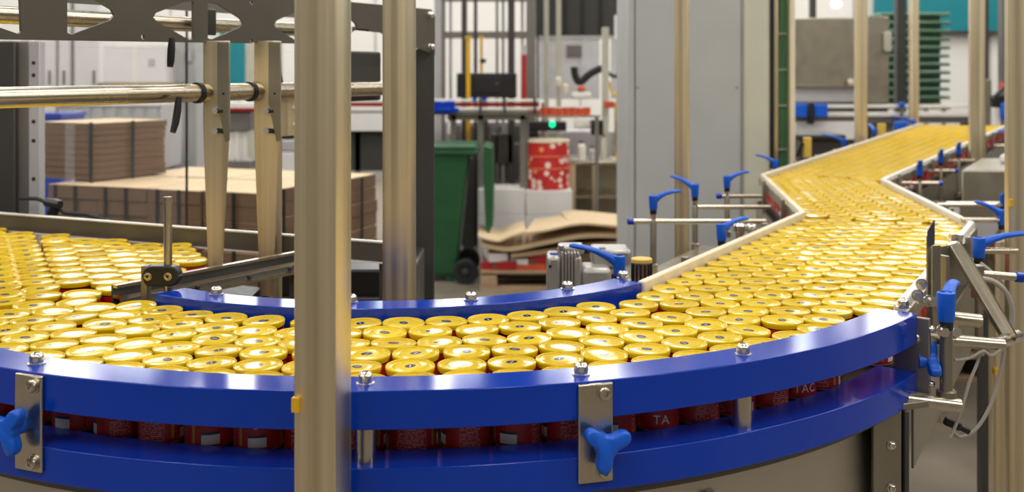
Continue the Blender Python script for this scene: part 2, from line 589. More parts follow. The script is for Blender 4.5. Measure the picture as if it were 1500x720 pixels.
def arc(c, r, a0, a1, n=48):
    return [(c.x + r * math.cos(a0 + (a1 - a0) * i / n), c.y + r * math.sin(a0 + (a1 - a0) * i / n)) for i in range(n + 1)]


RIGHT = [(0.672, 1.925), (1.240, 2.969), (1.399, 4.146), (3.90, 8.56)]
LEFT = [(0.259, 2.126), (0.856, 3.185), (1.003, 4.337), (3.22, 8.56)]
oarc = arc(CO, RO_IN, A0, A1)
iarc = arc(CI, RI_OUT, B0, B1)
dl = Vector((-0.48, 0.877))
feed_l = Vector(oarc[0]) + dl * 1.25
BACK_A, BACK_B = Vector((-1.75, 3.134)), Vector((-0.62, 2.62))     # back guide on the can side
PROF_A, PROF_B = Vector((-0.765, 2.085)), Vector((-0.31, 2.745))   # aluminium profile, can side
STOP_A, STOP_B = Vector((-0.70, 2.657)), Vector((-0.67, 2.222))
WALL = [tuple(feed_l)] + oarc + RIGHT + LEFT[::-1] + iarc[::-1] + [tuple(PROF_A), tuple(STOP_B), tuple(STOP_A), tuple(BACK_A)]

# belts: dark surfaces under the cans, one per conveyor section
belt = tag(MB().prism([tuple(feed_l)] + oarc[:16] + [tuple(PROF_A), (-0.60, 2.30), (-0.60, 2.62), tuple(BACK_A)], ZB - .03, ZB).build('conveyor_belt', 'belt'), 'dark feed belt under the yellow-lidded cans at far left', 'conveyor belt')
ba = arc(CO, RO_IN - .001, math.radians(243), A1, 40)
bb = arc(CI, RI_OUT, math.radians(240), B1, 40)
tag(MB().prism(ba + bb[::-1], ZB - .029, ZB - .0005).build('conveyor_belt', 'belt'), 'dark curved belt carrying cans between the two blue curved rails', 'conveyor belt')
tag(MB().prism([oarc[-1]] + RIGHT + LEFT[::-1] + [iarc[-1]], ZB - .031, ZB - .001).build('conveyor_belt', 'belt'), 'long dark zigzag belt carrying cans from the bend to the far right', 'conveyor belt')

# frame of the bend: curved stainless skirt, bracket posts, legs
fr = thing('curved_conveyor', 'curved stainless steel conveyor frame below the outer blue rails', 'frame', (-0.2, 1.5, 0))
MB().band(arc(CO, 1.075, A0, A1, 60), 0, 0.004, 0.86, 1.045).build('skirt', 'skirt', fr)
MB().band(arc(CO, 1.075, A0, A1, 60), -0.05, 0.03, 1.022, 1.042).build('support_flange', 'greypaint', fr)
for a in (247, 291):
    a = math.radians(a)
    c = CO + Vector((math.cos(a), math.sin(a))) * 1.079
    bolt(fr, (c.x, c.y, 0.955), (math.cos(a), math.sin(a), 0), 0.010, 0.012, style='hex', mat='plate')
a = math.radians(297.5)
c = CO + Vector((math.cos(a), math.sin(a))) * 1.079
bolt(fr, (c.x, c.y, 0.985), (math.cos(a), math.sin(a), 0), 0.010, 0.012, style='hex', mat='plate')
for a in (225, 262, 300):
    a = math.radians(a)
    c = CO + Vector((math.cos(a), math.sin(a))) * 1.03
    square_tube(c, .05, .05, 0, 1.02, a).build('leg', 'steel', fr)
a = math.radians(321.5)
c = CO + Vector((math.cos(a), math.sin(a))) * 1.095
c = Vector((0.617, 1.80))
br = MB().obox((c.x, c.y, 0.93), (0.050, 0.010, 0.22), math.radians(8)).build('end_bracket', 'plate', fr, bevel=.002)
MB().obox((c.x + .028, c.y + .03, 0.93), (0.008, 0.07, 0.22), math.radians(8)).build('bracket_flange', 'darkpaint', br, bevel=.002)
for z in (0.915, 0.985):
    bolt(br, (c.x + .006, c.y - .005, z), (0.14, -1, 0), 0.006, 0.008)
for a in (330,):
    MB().obox((c.x + .035, c.y + .03, 1.045), (0.09, 0.05, 0.012), math.radians(20)).build('foot_plate', 'plate', br, bevel=.002)

# frame of the straight sections
fs = thing('straight_conveyor', 'stainless side panels and legs under the long straight conveyor', 'frame', (1.0, 3.0, 0))
MB().band(RIGHT, 0.030, 0.034, 0.905, 1.075).build('side_panel', 'plate', fs)
MB().band([LEFT[0], LEFT[1], LEFT[2], LEFT[3]], -0.034, -0.030, 0.905, 1.075).build('side_panel', 'plate', fs)
for i in range(3):
    for t in (0.2, 0.8):
        for P_, s in ((RIGHT, 0.06), (LEFT, -0.06)):
            p = Vector(P_[i]).lerp(Vector(P_[i + 1]), t)
            d = (Vector(P_[i + 1]) - Vector(P_[i])).normalized()
            n = Vector((d.y, -d.x))
            if i == 0 and t == .2 and s > 0:
                continue
            q = p + n * (s if i == 2 else -.30 if s > 0 else .12)
            square_tube(q, .05, .05, 0, 1.0, math.atan2(d.y, d.x)).build('leg', 'steel', fs)
# slot and screws on the near end of the right panel
d = (Vector(RIGHT[1]) - Vector(RIGHT[0])).normalized()
n3 = Vector((d.y, -d.x, 0))
for t, z in ((0.03, 1.02), (0.14, 0.985)):
    p = Vector(RIGHT[0]) + d * t + Vector(n3[:2]) * .034
    bolt(fs, (p.x, p.y, z), n3, 0.006, 0.007, name='panel_screw')
# steel deck beside the left guide
dk = tag(MB().prism([(0.33, 2.33), (0.81, 3.20), (0.60, 3.45), (0.16, 2.60), (0.18, 2.33)], 1.03, 1.048).build('side_deck', 'plate', None, (0.45, 2.9, 1.03)), 'grey steel deck plate lying beside the cream guide rail', 'deck plate')
MB().box(0.40, 2.85, 0, 0.45, 2.90, 1.03).build('deck_leg', 'steel', dk)
MB().box(0.62, 3.25, 0, 0.67, 3.30, 1.03).build('deck_leg', 'steel', dk)


def arc_theta(px, c, r):
    k = (px - 750) / FPX
    # nearest crossing of the sight line with the circle
    a, b, cc = 1 + k * k, -2 * (c.x * k + c.y), c.length_squared - r * r
    y = (-b - math.sqrt(b * b - 4 * a * cc)) / (2 * a)
    return math.atan2(y - c.y, k * y - c.x), Vector((k * y, y))


# outer guide: two blue curved rails, spacers, bolts, clamp plates with knobs
og = thing('outer_guide', 'pair of blue curved plastic rails on the near side of the bend', 'guide rail', (CO.x, CO.y - RO_OUT, 1.05))
pa = arc(CO, (RO_IN + RO_OUT) / 2, A0, A1, 80)
w2 = (RO_OUT - RO_IN) / 2
ur = MB().band(pa, -w2, w2, 1.1375, RAIL_TOP).build('upper_rail', 'blue', og, bevel=.0012)
MB().band(pa, -w2, w2, 1.0405, 1.0885).build('lower_rail', 'blue', og, bevel=.0012)
for px in (52, 535, 852, 1090, 1325):
    th, _ = arc_theta(px, CO, 1.10)
    q = CO + Vector((math.cos(th), math.sin(th))) * 1.098
    bolt(ur, (q.x, q.y, RAIL_TOP), (0, 0, 1), 0.0098, 0.0165, mat='bright')
for px in (535, 1090):
    th, _ = arc_theta(px, CO, 1.11)
    q = CO + Vector((math.cos(th), math.sin(th))) * 1.105
    MB().lathe([(.0145, 1.0885), (.0145, 1.1375)], (q.x, q.y, 0), 24).build('spacer', 'steel_h', og)
for px, knob in ((43, True), (872, True)):
    th, q = arc_theta(px, CO, RO_OUT + .003)
    ax = Vector((math.cos(th), math.sin(th), 0))
    c = Vector((q.x, q.y, 1.120))
    pl = MB().obox(c, (0.006, 0.049, 0.131), th).build('clamp_plate', 'steel_h', og, bevel=.002)
    sd = Vector((-ax.y, ax.x, 0))
    for z in (0.052, -0.052):
        bolt(pl, c + ax * .003 + sd * 0.011 + Vector((0, 0, z)), ax, 0.0088, 0.008, name='screw', mat='steel_h')
    kp = c + ax * 0.003 + sd * (0.006 if px > 100 else -0.013) + Vector((0, 0, -0.011 if px > 100 else -0.004))
    tri_knob(og, kp, ax, roll=math.radians(22 if px > 100 else 50), arm=0.036)
th = A1 - math.radians(0.2)
e = CO + Vector((math.cos(th), math.sin(th))) * 1.122
tg = Vector((-math.sin(th), math.cos(th), 0))
rd = Vector((math.cos(th), math.sin(th), 0))
c = Vector((e.x, e.y, 1.118)) + tg * 0.006
ep = MB().obox(c, (0.060, 0.008, 0.128), th).build('end_plate', 'plate', og, bevel=.002)
for z in (0.046, -0.046):
    bolt(ep, c + tg * .0 + rd * 0.03 + Vector((0, 0, z)), rd, 0.006, 0.007, name='screw')

# inner guide
ig = thing('inner_guide', 'single blue curved plastic rail on the far side of the bend', 'guide rail', (CI.x, CI.y - RI_OUT, 1.12))
pb = arc(CI, (RI_IN + RI_OUT) / 2, B0, B1, 60)
w3 = (RI_OUT - RI_IN) / 2
ir = MB().band(pb, -w3, w3, 1.125, RAIL_TOP).build('upper_rail', 'blue', ig, bevel=.0012)
for px, ry in ((317, 431), (518, 438), (690, 439), (823, 421), (905, 406)):
    Y = FPX * (CAM_H - RAIL_TOP) / (ry - HOR)
    q = at(px, ry, Y)
    d2 = Vector((q.x, q.y)) - CI
    q2 = CI + d2.normalized() * min(max(d2.length, RI_IN + .014), RI_OUT - .016)
    bolt(ir, (q2.x, q2.y, RAIL_TOP), (0, 0, 1), 0.0105, 0.015, mat='bright')
for a in (240, 262, 285, 308):
    a = math.radians(a)
    q = CI + Vector((math.cos(a), math.sin(a))) * 0.630
    MB().tube((q.x, q.y, 0.0), (q.x, q.y, 1.125), 0.014, 12).build('support_post', 'steel', ig)

# straight guides: plastic strip on steel posts
def straight_guide(path, side, label, group=None, m1='cream'):
    t = thing('guide_rail', label, 'guide rail', (path[1][0], path[1][1], 1.08))
    s = side
    MB().band(path, *(sorted((0.0, 0.016 * s))), 1.142, 1.1895).build('strip', m1, t, bevel=.003)
    MB().band(path, *(sorted((0.0165 * s, 0.023 * s))), 1.148, 1.176).build('backing_bar', 'steel_h', t)
    for i in range(len(path) - 1):
        a, b = Vector(path[i]), Vector(path[i + 1])
        L = (b - a).length
        d = (b - a).normalized()
        n = Vector((d.y, -d.x)) * s
        k = max(2, int(L / 0.42))
        for j in range(k):
            q = a + d * (L * (j + 0.5) / k) + n * 0.031
            if m1 == 'white' and i == 0 and j == 0:
                continue
            MB().obox((q.x, q.y, 1.128), (0.016, 0.014, 0.125), math.atan2(d.y, d.x)).build('holder', 'plate', t, bevel=.002)
    return t


straight_guide(LEFT, -1, 'cream plastic guide strip along the left edge of the zigzag conveyor', m1='cream')
straight_guide(RIGHT, 1, 'white plastic guide strip along the right edge of the zigzag conveyor', m1='white')

# ------------------------------------------------------------------ where the cans stand: packed discs pushed apart inside the guides
wall = np.array(WALL)
wa, wd = wall, np.roll(wall, -1, axis=0) - wall
wl2 = (wd ** 2).sum(1)


def inside(p):
    x, y = p[:, 0:1], p[:, 1:2]
    xa, ya = wa[:, 0], wa[:, 1]
    xb, yb = xa + wd[:, 0], ya + wd[:, 1]
    cr = ((ya > y) != (yb > y)) & (x < (xb - xa) * (y - ya) / (yb - ya + 1e-12) + xa)
    return cr.sum(1) % 2 == 1


def near_wall(p):
    ap = p[:, None, :] - wa[None]
    t = np.clip((ap * wd).sum(2) / wl2, 0, 1)
    q = wa[None] + t[..., None] * wd
    dist = np.linalg.norm(p[:, None] - q, axis=2)
    k = dist.argmin(1)
    i = np.arange(len(p))
    return dist[i, k], q[i, k]


cand = []
seam_a, seam_b = Vector((-1.096, 2.56)), Vector((-0.85, 2.077))


def lattice(o, ang, nu, nv, su=D * 1.003, sv=D * 0.872, keep=None, jit=0.0):
    o = Vector(o)
    u = Vector((math.cos(ang), math.sin(ang)))
    v = Vector((u.y, -u.x))
    for j in range(nv):
        for i in range(nu):
            p = o + u * ((i + 0.5 * (j % 2)) * su) + v * (j * sv)
            p = p + Vector((R.uniform(-jit, jit), R.uniform(-jit, jit)))
            if keep is None or keep(p):
                cand.append((p.x, p.y))


def left_of(a, b, p):
    return (b.x - a.x) * (p.y - a.y) - (b.y - a.y) * (p.x - a.x)


# straight sections first (tight), then the bend, then the feed
for i in range(3):
    a, b, c_, d_ = Vector(LEFT[i]), Vector(LEFT[i + 1]), Vector(RIGHT[i]), Vector(RIGHT[i + 1])
    u = (b - a).normalized()
    n = Vector((u.y, -u.x))
    W0, W1 = (c_ - a).dot(n), (d_ - a).dot(n)
    s0, s1 = (c_ - a).dot(u), (d_ - a).dot(u)
    k = int(((W0 + W1) / 2 - D - .001) / (0.835 * D)) + 1
    du = 2 * math.sqrt(max(D * D - ((min(W0, W1) - D - .001) / (k - 1)) ** 2, D * D / 4)) * 1.003
    lo, hi = min(0, s0) - (.12 if i == 0 else 0), max((b - a).dot(u), s1)
    for j in range(k):
        for q in range(int((hi - lo) / du) + 1):
            s_ = lo + (q + .5 * (j % 2)) * du
            W = W0 + (W1 - W0) * (s_ - s0) / (s1 - s0)
            p = a + u * s_ + n * (D / 2 + .0005 + j * (W - D - .001) / (k - 1))
            cand.append((p.x + R.uniform(-.0008, .0008), p.y + R.uniform(-.0008, .0008)))
nb = 6
for j in range(nb):
    r = RI_OUT + D / 2 + .001 + j * (RO_IN - RI_OUT - D - .002) / (nb - 1)
    mid = CI.lerp(CO, j / (nb - 1))
    st_ = D * 1.01 / r
    k = int(math.radians(100) / st_)
    for i in range(k):
        a = math.radians(222) + (i + 0.5 * (j % 2)) * st_
        cand.append((mid.x + r * math.cos(a) + R.uniform(-.002, .002), mid.y + r * math.sin(a) + R.uniform(-.002, .002)))
su_ = (seam_b - seam_a).normalized()
sn_ = Vector((-su_.y, su_.x))
ang_ = math.atan2(su_.y, su_.x)
lattice(seam_a - su_ * .8 - sn_ * .038, ang_, 26, 14, keep=lambda p: p.y > 1.75, jit=.001)
lattice(seam_a - su_ * .35 + sn_ * .046, ang_ - .03, 22, 9, su=D * 1.015, sv=-D * .89, keep=lambda p: p.y > 2.06, jit=.003)
cand = np.array(cand)
cand = cand[inside(cand)]
dw, _ = near_wall(cand)
cand = cand[dw > 0.42 * D]
keep = []
K = np.empty((0, 2))
for p in cand:
    if len(K) == 0 or ((K - p) ** 2).sum(1).min() > (0.86 * D) ** 2:
        K = np.vstack([K, p])
P_ = K


def relax(P_, n):
    for it in range(n):
        df = P_[:, None] - P_[None]
        d2 = (df ** 2).sum(2)
        np.fill_diagonal(d2, 9)
        i, j = np.nonzero(d2 < D * D)
        dist = np.sqrt(d2[i, j])
        mv = df[i, j] / dist[:, None] * ((D - dist) * 0.5)[:, None]
        acc = np.zeros_like(P_)
        np.add.at(acc, i, mv)
        P_ = P_ + acc * 0.5
        dw, q = near_wall(P_)
        ins = inside(P_)
        nrm = (P_ - q) / np.maximum(dw, 1e-9)[:, None]
        tgt = D / 2 + .0004
        bad = ins & (dw < tgt)
        P_[bad] = q[bad] + nrm[bad] * tgt
        P_[~ins] = q[~ins] - nrm[~ins] * tgt
    return P_


def thin(P_, lim):
    while True:
        df = P_[:, None] - P_[None]
        d2 = (df ** 2).sum(2)
        np.fill_diagonal(d2, 9)
        m = d2.min(1)
        if m.min() > (lim * D) ** 2:
            return P_
        P_ = np.delete(P_, m.argmin(), 0)


rng = np.random.default_rng(5)
lo_, hi_ = wall.min(0), wall.max(0)
for rnd in range(8):
    P_ = relax(P_, 40)
    P_ = thin(P_, 0.93)
    if rnd < 7:       # drop further cans into the gaps
        q = rng.uniform(lo_, (hi_[0] * .5, 4.9), (60000, 2))
        q = q[inside(q)]
        q = q[near_wall(q)[0] > D * .47]
        q = q[((q[:, None] - P_[None]) ** 2).sum(2).min(1) > (.85 * D) ** 2]
        for c in q:
            if ((P_ - c) ** 2).sum(1).min() > (.85 * D) ** 2 and not (c[0] < -.2 and left_of(seam_a, seam_b, Vector(c)) > -.03 and c[1] > 2.12):
                P_ = np.vstack([P_, c])
P_ = thin(P_, 0.965)
# only what the picture can show
sx = 750 + FPX * P_[:, 0] / P_[:, 1]
P_ = P_[(sx > -60)]
P_ = P_[np.argsort(np.hypot(P_[:, 0], P_[:, 1]))]
print('cans', len(P_))

RC = D / 2
LID_PROF = [(RC * .925, .0825), (RC * .955, .0832), (RC * .990, .0885), (RC * .992, .0908), (RC * .980, .0924), (RC * .958, .0930), (RC * .936, .0924), (RC * .925, .0908), (RC * .86, .0903), (RC * .80, .0908), (RC * .74, .0914), (RC * .40, .0917)]
BODY_PROF = [(RC * .86, .0), (RC * .93, .0008), (RC * .945, .0026), (RC * .93, .005), (RC * .93, .0808)]


def can_mesh(prof, name, mat, n, topuv):
    v, f, uvs = [], [], []
    for r, z in prof:
        for j in range(n):
            a = 2 * math.pi * j / n
            v.append((r * math.cos(a), r * math.sin(a), z))
    for i in range(len(prof) - 1):
        for j in range(n):
            f.append((i * n + j, i * n + (j + 1) % n, (i + 1) * n + (j + 1) % n, (i + 1) * n + j))
    if topuv:
        f.append(tuple(range((len(prof) - 1) * n, len(prof) * n)))
    me = bpy.data.meshes.new(name)
    me.from_pydata(v, [], f)
    ul = me.uv_layers.new(name='UVMap')
    for pol in me.polygons:
        for li, vi in zip(pol.loop_indices, pol.vertices):
            x, y, z = v[vi]
            if topuv:
                ul.data[li].uv = (x / (2 * RC) + .5, y / (2 * RC) + .5)
            else:
                u = (vi % n) / n
                if u == 0 and any((k % n) == n - 1 for k in pol.vertices):
                    u = 1.0
                ul.data[li].uv = (u, z / 0.0795)
    me.materials.append(MT[mat])
    me.shade_smooth()
    me.set_sharp_from_angle(angle=math.radians(40))
    return me


lid_me = can_mesh(LID_PROF, 'lid', 'lid', 36, True)
body_me = can_mesh(BODY_PROF, 'body', 'body', 32, False)
lid_lo = can_mesh([LID_PROF[i] for i in (0, 2, 3, 5, 7, 10)], 'lid', 'lid', 14, True)
body_lo = can_mesh([BODY_PROF[i] for i in (0, 4)], 'body', 'body', 12, False)


def zone(p):
    v = Vector(p)
    ro, ri = (v - CO).length, (v - CI).length
    if p[1] < 2.1 and p[0] > -1.1 and p[0] < 0.68:
        if ro > RO_IN - D * 0.62 - .006:
            return 'outer'
        if ri < RI_OUT + D * 0.62 + .006 and p[0] > -.64:
            return 'inner'
        px = 750 + FPX * p[0] / p[1]
        return 'bend' if px < 478 else 'bend2' if px < 850 else 'bend3'
    if p[0] < -.2:
        return 'seam' if left_of(seam_a, seam_b, v) > 0.0 else 'feed'
    return 'straight' if p[1] < 2.45 else 'straight2'


ZL_TXT = {
    'outer': ('red can with yellow lid standing against the outer blue curved rail', 'cans in the row along the outer blue rail'),
    'inner': ('red can with yellow lid standing against the inner blue curved rail', 'cans in the row along the inner blue rail'),
    'bend': ('red can with yellow lid mid-bend, left of the thick front post, off both rails', 'cans in the middle rows of the bend left of the thick post'),
    'bend2': ('red can with yellow lid in the bend, between thick front post and right clamp plate', 'cans in the middle rows of the bend right of the thick post'),
    'bend3': ('red can with yellow lid where the bend runs out, right of the right clamp plate', 'cans in the middle rows at the end of the bend'),
    'feed': ('red can with yellow lid in the tight diagonal columns at the left edge', 'cans in the columns at the left edge'),
    'seam': ('red can with yellow lid in the loose group between dark back guide and aluminium profile', 'cans loose behind the aluminium profile'),
    'straight': ('red can with yellow lid on the first stretch of straight belt, beside the yellow-capped cylinder', 'cans on the near half of the first straight belt'),
    'straight2': ('red can with yellow lid farther along the first straight belt, before the belt corner', 'cans on the far half of the first straight belt'),
}
N_SINGLE = 300
lettered = {}
for name, px in (('TA', 938), ('TAC', 1178)):
    th, q = arc_theta(px, CO, RO_IN - D / 2)
    dist = [(Vector(p) - q).length for p in P_[:N_SINGLE]]
    lettered[int(np.argmin(dist))] = name


def letters_mesh(text, size, r):
    cu = bpy.data.curves.new('letters', 'FONT')
    cu.body = text
    cu.size = size
    cu.align_x = 'CENTER'
    cu.extrude = 0.0002
    cu.space_character = 1.12
    o = bpy.data.objects.new('tmp_letters', cu)
    COL.objects.link(o)
    me = bpy.data.meshes.new_from_object(o.evaluated_get(bpy.context.evaluated_depsgraph_get()))
    bpy.data.objects.remove(o)
    for vv in me.vertices:
        a = vv.co.x / r
        rr = r + vv.co.z
        vv.co = Vector((rr * math.sin(a), -rr * math.cos(a), vv.co.y))
    me.name = 'lettering'
    me.materials.clear()
    me.materials.append(MT['ink'])
    return me


ORD = ['first', 'second', 'third', 'fourth', 'fifth', 'sixth', 'seventh', 'eighth', 'ninth', 'tenth', 'eleventh', 'twelfth', 'thirteenth', 'fourteenth', 'fifteenth', 'sixteenth', 'seventeenth', 'eighteenth', 'nineteenth', 'twentieth', 'twenty-first', 'twenty-second', 'twenty-third', 'twenty-fourth', 'twenty-fifth', 'twenty-sixth']
rank = {}
for zn in ('outer', 'inner'):
    ks = sorted((k for k in range(N_SINGLE) if zone(P_[k]) == zn), key=lambda k: P_[k][0])
    for n_, k in enumerate(ks[:len(ORD)]):
        rank[k] = 'yellow-lidded red can, %s from the left in the row along the %s blue rail' % (ORD[n_], zn)
for k, p in enumerate(P_[:N_SINGLE]):
    zn = zone(p)
    lab, grp = ZL_TXT[zn]
    z = ZB
    o = bpy.data.objects.new('can', None)
    o.empty_display_size = .03
    COL.objects.link(o)
    o.location = (p[0], p[1], z)
    rz = R.uniform(0, 2 * math.pi)
    if zn == 'outer':
        # a printed face towards the gap: paragraphs, the white box or the strip
        out = math.atan2(p[1] - CO.y, p[0] - CO.x)
        uu = R.choice((0.12, 0.12, 0.39, 0.36, 0.63, 0.30, 0.5)) + R.uniform(-.02, .02)
        rz = out - uu * 2 * math.pi
    o.rotation_euler = (0, 0, rz)
    tag(o, rank.get(k, lab), 'can', grp)
    b = bpy.data.objects.new('body', body_me)
    COL.objects.link(b)
    b.parent = o
    l = bpy.data.objects.new('lid', lid_me)
    COL.objects.link(l)
    l.parent = o
    tl = 0.025 if zn != 'outer' else 0.018
    l.rotation_euler = (R.gauss(0, tl), R.gauss(0, tl), 0)
    l.rotation_euler.x = max(-.055, min(.055, l.rotation_euler.x))
    l.rotation_euler.y = max(-.055, min(.055, l.rotation_euler.y))
    l.location = (-.085 * l.rotation_euler.y, .085 * l.rotation_euler.x, 0)
    if k in lettered:
        tag(o, 'red can lettered %s in white, seen in the gap between the blue rails' % lettered[k], 'can', 'cans in the row along the outer blue rail')
        me = letters_mesh(lettered[k], 0.0185, RC * .93 + .0003)
        t = bpy.data.objects.new('lettering', me)
        COL.objects.link(t)
        t.parent = o
        t.location = (0, 0, .0115)
        face = math.atan2(-p[1], -p[0]) + .52 if lettered[k] == 'TAC' else math.atan2(-p[1], -p[0]) + .25
        o.rotation_euler = (0, 0, face + math.pi / 2 - 0.0)
        b.rotation_euler = (0, 0, -math.pi / 2 - 0.85 * 2 * math.pi)

rest = P_[N_SINGLE:]


def mass_mesh(base, name):
    nv = len(base.vertices)
    co = np.array([v.co[:] for v in base.vertices])
    pol = [tuple(p.vertices) for p in base.polygons]
    uv = np.array([d.uv[:] for d in base.uv_layers[0].data])
    V, F, U = [], [], []
    rr = random.Random(3)
    for i, p in enumerate(rest):
        a = rr.uniform(0, 6.28)
        tx, ty = (rr.gauss(0, .014), rr.gauss(0, .014)) if name == 'lids' else (0, 0)
        m = np.array(Matrix.Rotation(tx, 3, 'X') @ Matrix.Rotation(ty, 3, 'Y') @ Matrix.Rotation(a, 3, 'Z'))
        c = (co - [0, 0, .085]) @ m.T + [0, 0, .085]
        V.append(c + [p[0], p[1], ZB])
        F += [tuple(q + i * nv for q in f) for f in pol]
        U.append(uv)
    me = bpy.data.meshes.new(name)
    me.from_pydata(np.vstack(V).tolist(), [], F)
    ul = me.uv_layers.new(name='UVMap')
    ul.data.foreach_set('uv', np.vstack(U).astype(np.float32).ravel())
    me.materials.append(base.materials[0])
    me.shade_smooth()
    me.set_sharp_from_angle(angle=math.radians(40))
    return me


mass = thing('can_mass', 'hundreds of further yellow-lidded red cans on the zigzag belt towards the back', 'cans', (1.2, 4.0, ZB))
mass['kind'] = 'stuff'
for nm, base in (('lids', lid_lo), ('bodies', body_lo)):
    o = bpy.data.objects.new(nm, mass_mesh(base, nm))
    COL.objects.link(o)
    o.parent = mass
    o.location = -Vector(mass.location)
    o['kind'] = 'stuff'

# ================================================================== STEEL POSTS OF THE GUARD
def post(px, Y, w, label, z0=0.0, z1=2.9, d=None, rz=0.0, mark=None, mat='steel'):
    x = (px - 750) / FPX * Y
    t = thing('guard_post', label, 'post', (x, Y, z0))
    square_tube((x, Y), w, d or w, z0, z1, rz, r=w * .085).build('tube', mat, t, smooth=50)
    MB().box(x - w * .8, Y - w * .8, z0, x + w * .8, Y + w * .8, z0 + .008).build('foot_plate', 'plate', t)
    if mark:
        for m in mark:
            a = at(px, m, Y)
            MB().obox((x - w / 2 * .99, Y - w / 2 * .80, a.z), (w * .17, w * .5, 0.017), rz).build('tape_mark', 'yellow', t)
    return t


post(473.5, 1.335, 0.052, 'thick square steel post standing in front of the blue rails', d=0.064, rz=math.radians(-10), mark=(581,))
post(585, 2.27, 0.056, 'square steel post behind the inner blue rail', d=.056, rz=math.radians(-14))
post(999, 3.42, 0.044, 'slim steel post in front of the grey cabinet', rz=math.radians(-12))
post(1261, 6.75, 0.072, 'steel post beside the brown-grey steel box', rz=-.2)
post(1338.5, 9.0, 0.068, 'thin steel post in front of the green tray stack')
pq = post(1431, 5.7, 0.074, 'steel post right of the far end of the can belt, on a dark pedestal', z0=.95, rz=-.25)
MB().box(2.40, 5.62, 0, 2.95, 5.85, .95).build('pedestal', 'darkpaint', pq, bevel=.006)
post(1489, 2.62, 0.046, 'steel post at the right edge with a yellow tape mark', d=.05, rz=-.25, mark=(295,))
post(1466, 2.95, 0.050, 'short steel post low at right with a yellow tape mark', z1=1.14, rz=-.1, mark=(540,))

# ================================================================== OVERHEAD FRAME AT LEFT
FA = Vector((-0.88, 1.88))
FU = Vector((0.66, 1.22)).normalized()
FN = Vector((FU.y, -FU.x))


def on_frame(px, py, off=0.0):
    """Where the sight line of an image point meets the upright plane of the overhead frame: distance along it and height."""
    a = FA + FN * off
    k = (px - 750) / FPX
    s = (k * a.y - a.x) / (FU.x - k * FU.y)
    Y = a.y + FU.y * s
    return s, CAM_H - (py - HOR) / FPX * Y


def fpt(s, z, off=0.0):
    q = FA + FU * s + FN * off
    return Vector((q.x, q.y, z))


def plate_with_holes(outline, holes, th):
    cu = bpy.data.curves.new('outline', 'CURVE')
    cu.dimensions = '2D'
    cu.fill_mode = 'BOTH'
    cu.extrude = th / 2
    for pl in [outline] + holes:
        sp = cu.splines.new('POLY')
        sp.points.add(len(pl) - 1)
        for q, p in zip(sp.points, pl):
            q.co = (p[0], p[1], 0, 1)
        sp.use_cyclic_u = True
    o = bpy.data.objects.new('tmp_outline', cu)
    COL.objects.link(o)
    me = bpy.data.meshes.new_from_object(o.evaluated_get(bpy.context.evaluated_depsgraph_get()))
    mb = MB()
    mb.v = [tuple(fpt(v.co.x, v.co.y, v.co.z)) for v in me.vertices]
    mb.f = [tuple(p.vertices) for p in me.polygons]
    bpy.data.objects.remove(o)
    return mb


of = thing('overhead_frame', 'grey overhead frame of a pierced plate, steel tubes and tapered hangers', 'machine frame', (-0.55, 2.5, 0))
zt = 1.772
s1, _ = on_frame(636, 40)
outl = [(-0.9, 1.643), (s1, 1.643), (s1, zt - .02), (s1 - .02, zt), (-0.9, zt)]
hole_px = [[(-60, -6), (28, -10), (30, 46), (26, 50), (-60, 20)],
           [(97, -12), (128, -6), (162, 14), (166, 22), (160, 30), (103, 51), (97, 48)],
           [(282, 2), (282, 56), (277, 59), (227, 31), (223, 25), (227, 19), (268, 3)],
           [(303, 4), (318, 6), (351, 27), (355, 34), (350, 40), (310, 58), (303, 56)],
           [(458, 10), (458, 66), (440, 64), (404, 42), (400, 36), (404, 30), (440, 14)],
           [(480, 12), (494, 12), (520, 34), (522, 40), (516, 46), (484, 64), (480, 62)]]
holes = [[on_frame(*p) for p in h] for h in hole_px]
for px, py in ((208, 54), (367, 60), (367, 4), (518, 42), (559, 46)):
    s, z = on_frame(px, py)
    holes.append([(s + .0042 * math.cos(a * math.pi / 5), z + .0055 * math.sin(a * math.pi / 5)) for a in range(10)])
plate_with_holes(outl, holes, 0.006).build('pierced_plate', 'greypaint', of)
for px, py in ((628, 22), (629, 69)):
    s, z = on_frame(px, py)
    bolt(of, fpt(s, z, .003), (FN.x, FN.y, 0), 0.0095, 0.012)
# end post and gear cover
q = fpt(s1 - .02, 0, -.03)
square_tube(q, .07, .05, 0, 1.66, math.atan2(FU.y, FU.x) - .9).build('end_post', 'darkpaint', of)
q = fpt(on_frame(540, 100)[0], 0, -.06)
MB().obox((q.x, q.y, 1.585), (0.20, 0.06, 0.13), math.atan2(FU.y, FU.x)).build('gear_cover', 'darkpaint', of, bevel=.006)
# lower tube with bushings
MB().tube(fpt(-0.9, 1.553, -.0), fpt(1.16, 1.553, -.0), 0.0185, 24).build('tube', 'steel_h', of, smooth=60)
MB().tube(fpt(-0.9, 1.705, -.16), fpt(1.16, 1.705, -.16), 0.017, 24).build('tube', 'steel_h', of, smooth=60)
MB().bar(fpt(-0.9, 1.755, -.22), fpt(1.16, 1.755, -.22), 0.012, 0.03).build('back_bar', 'sidepost', of)


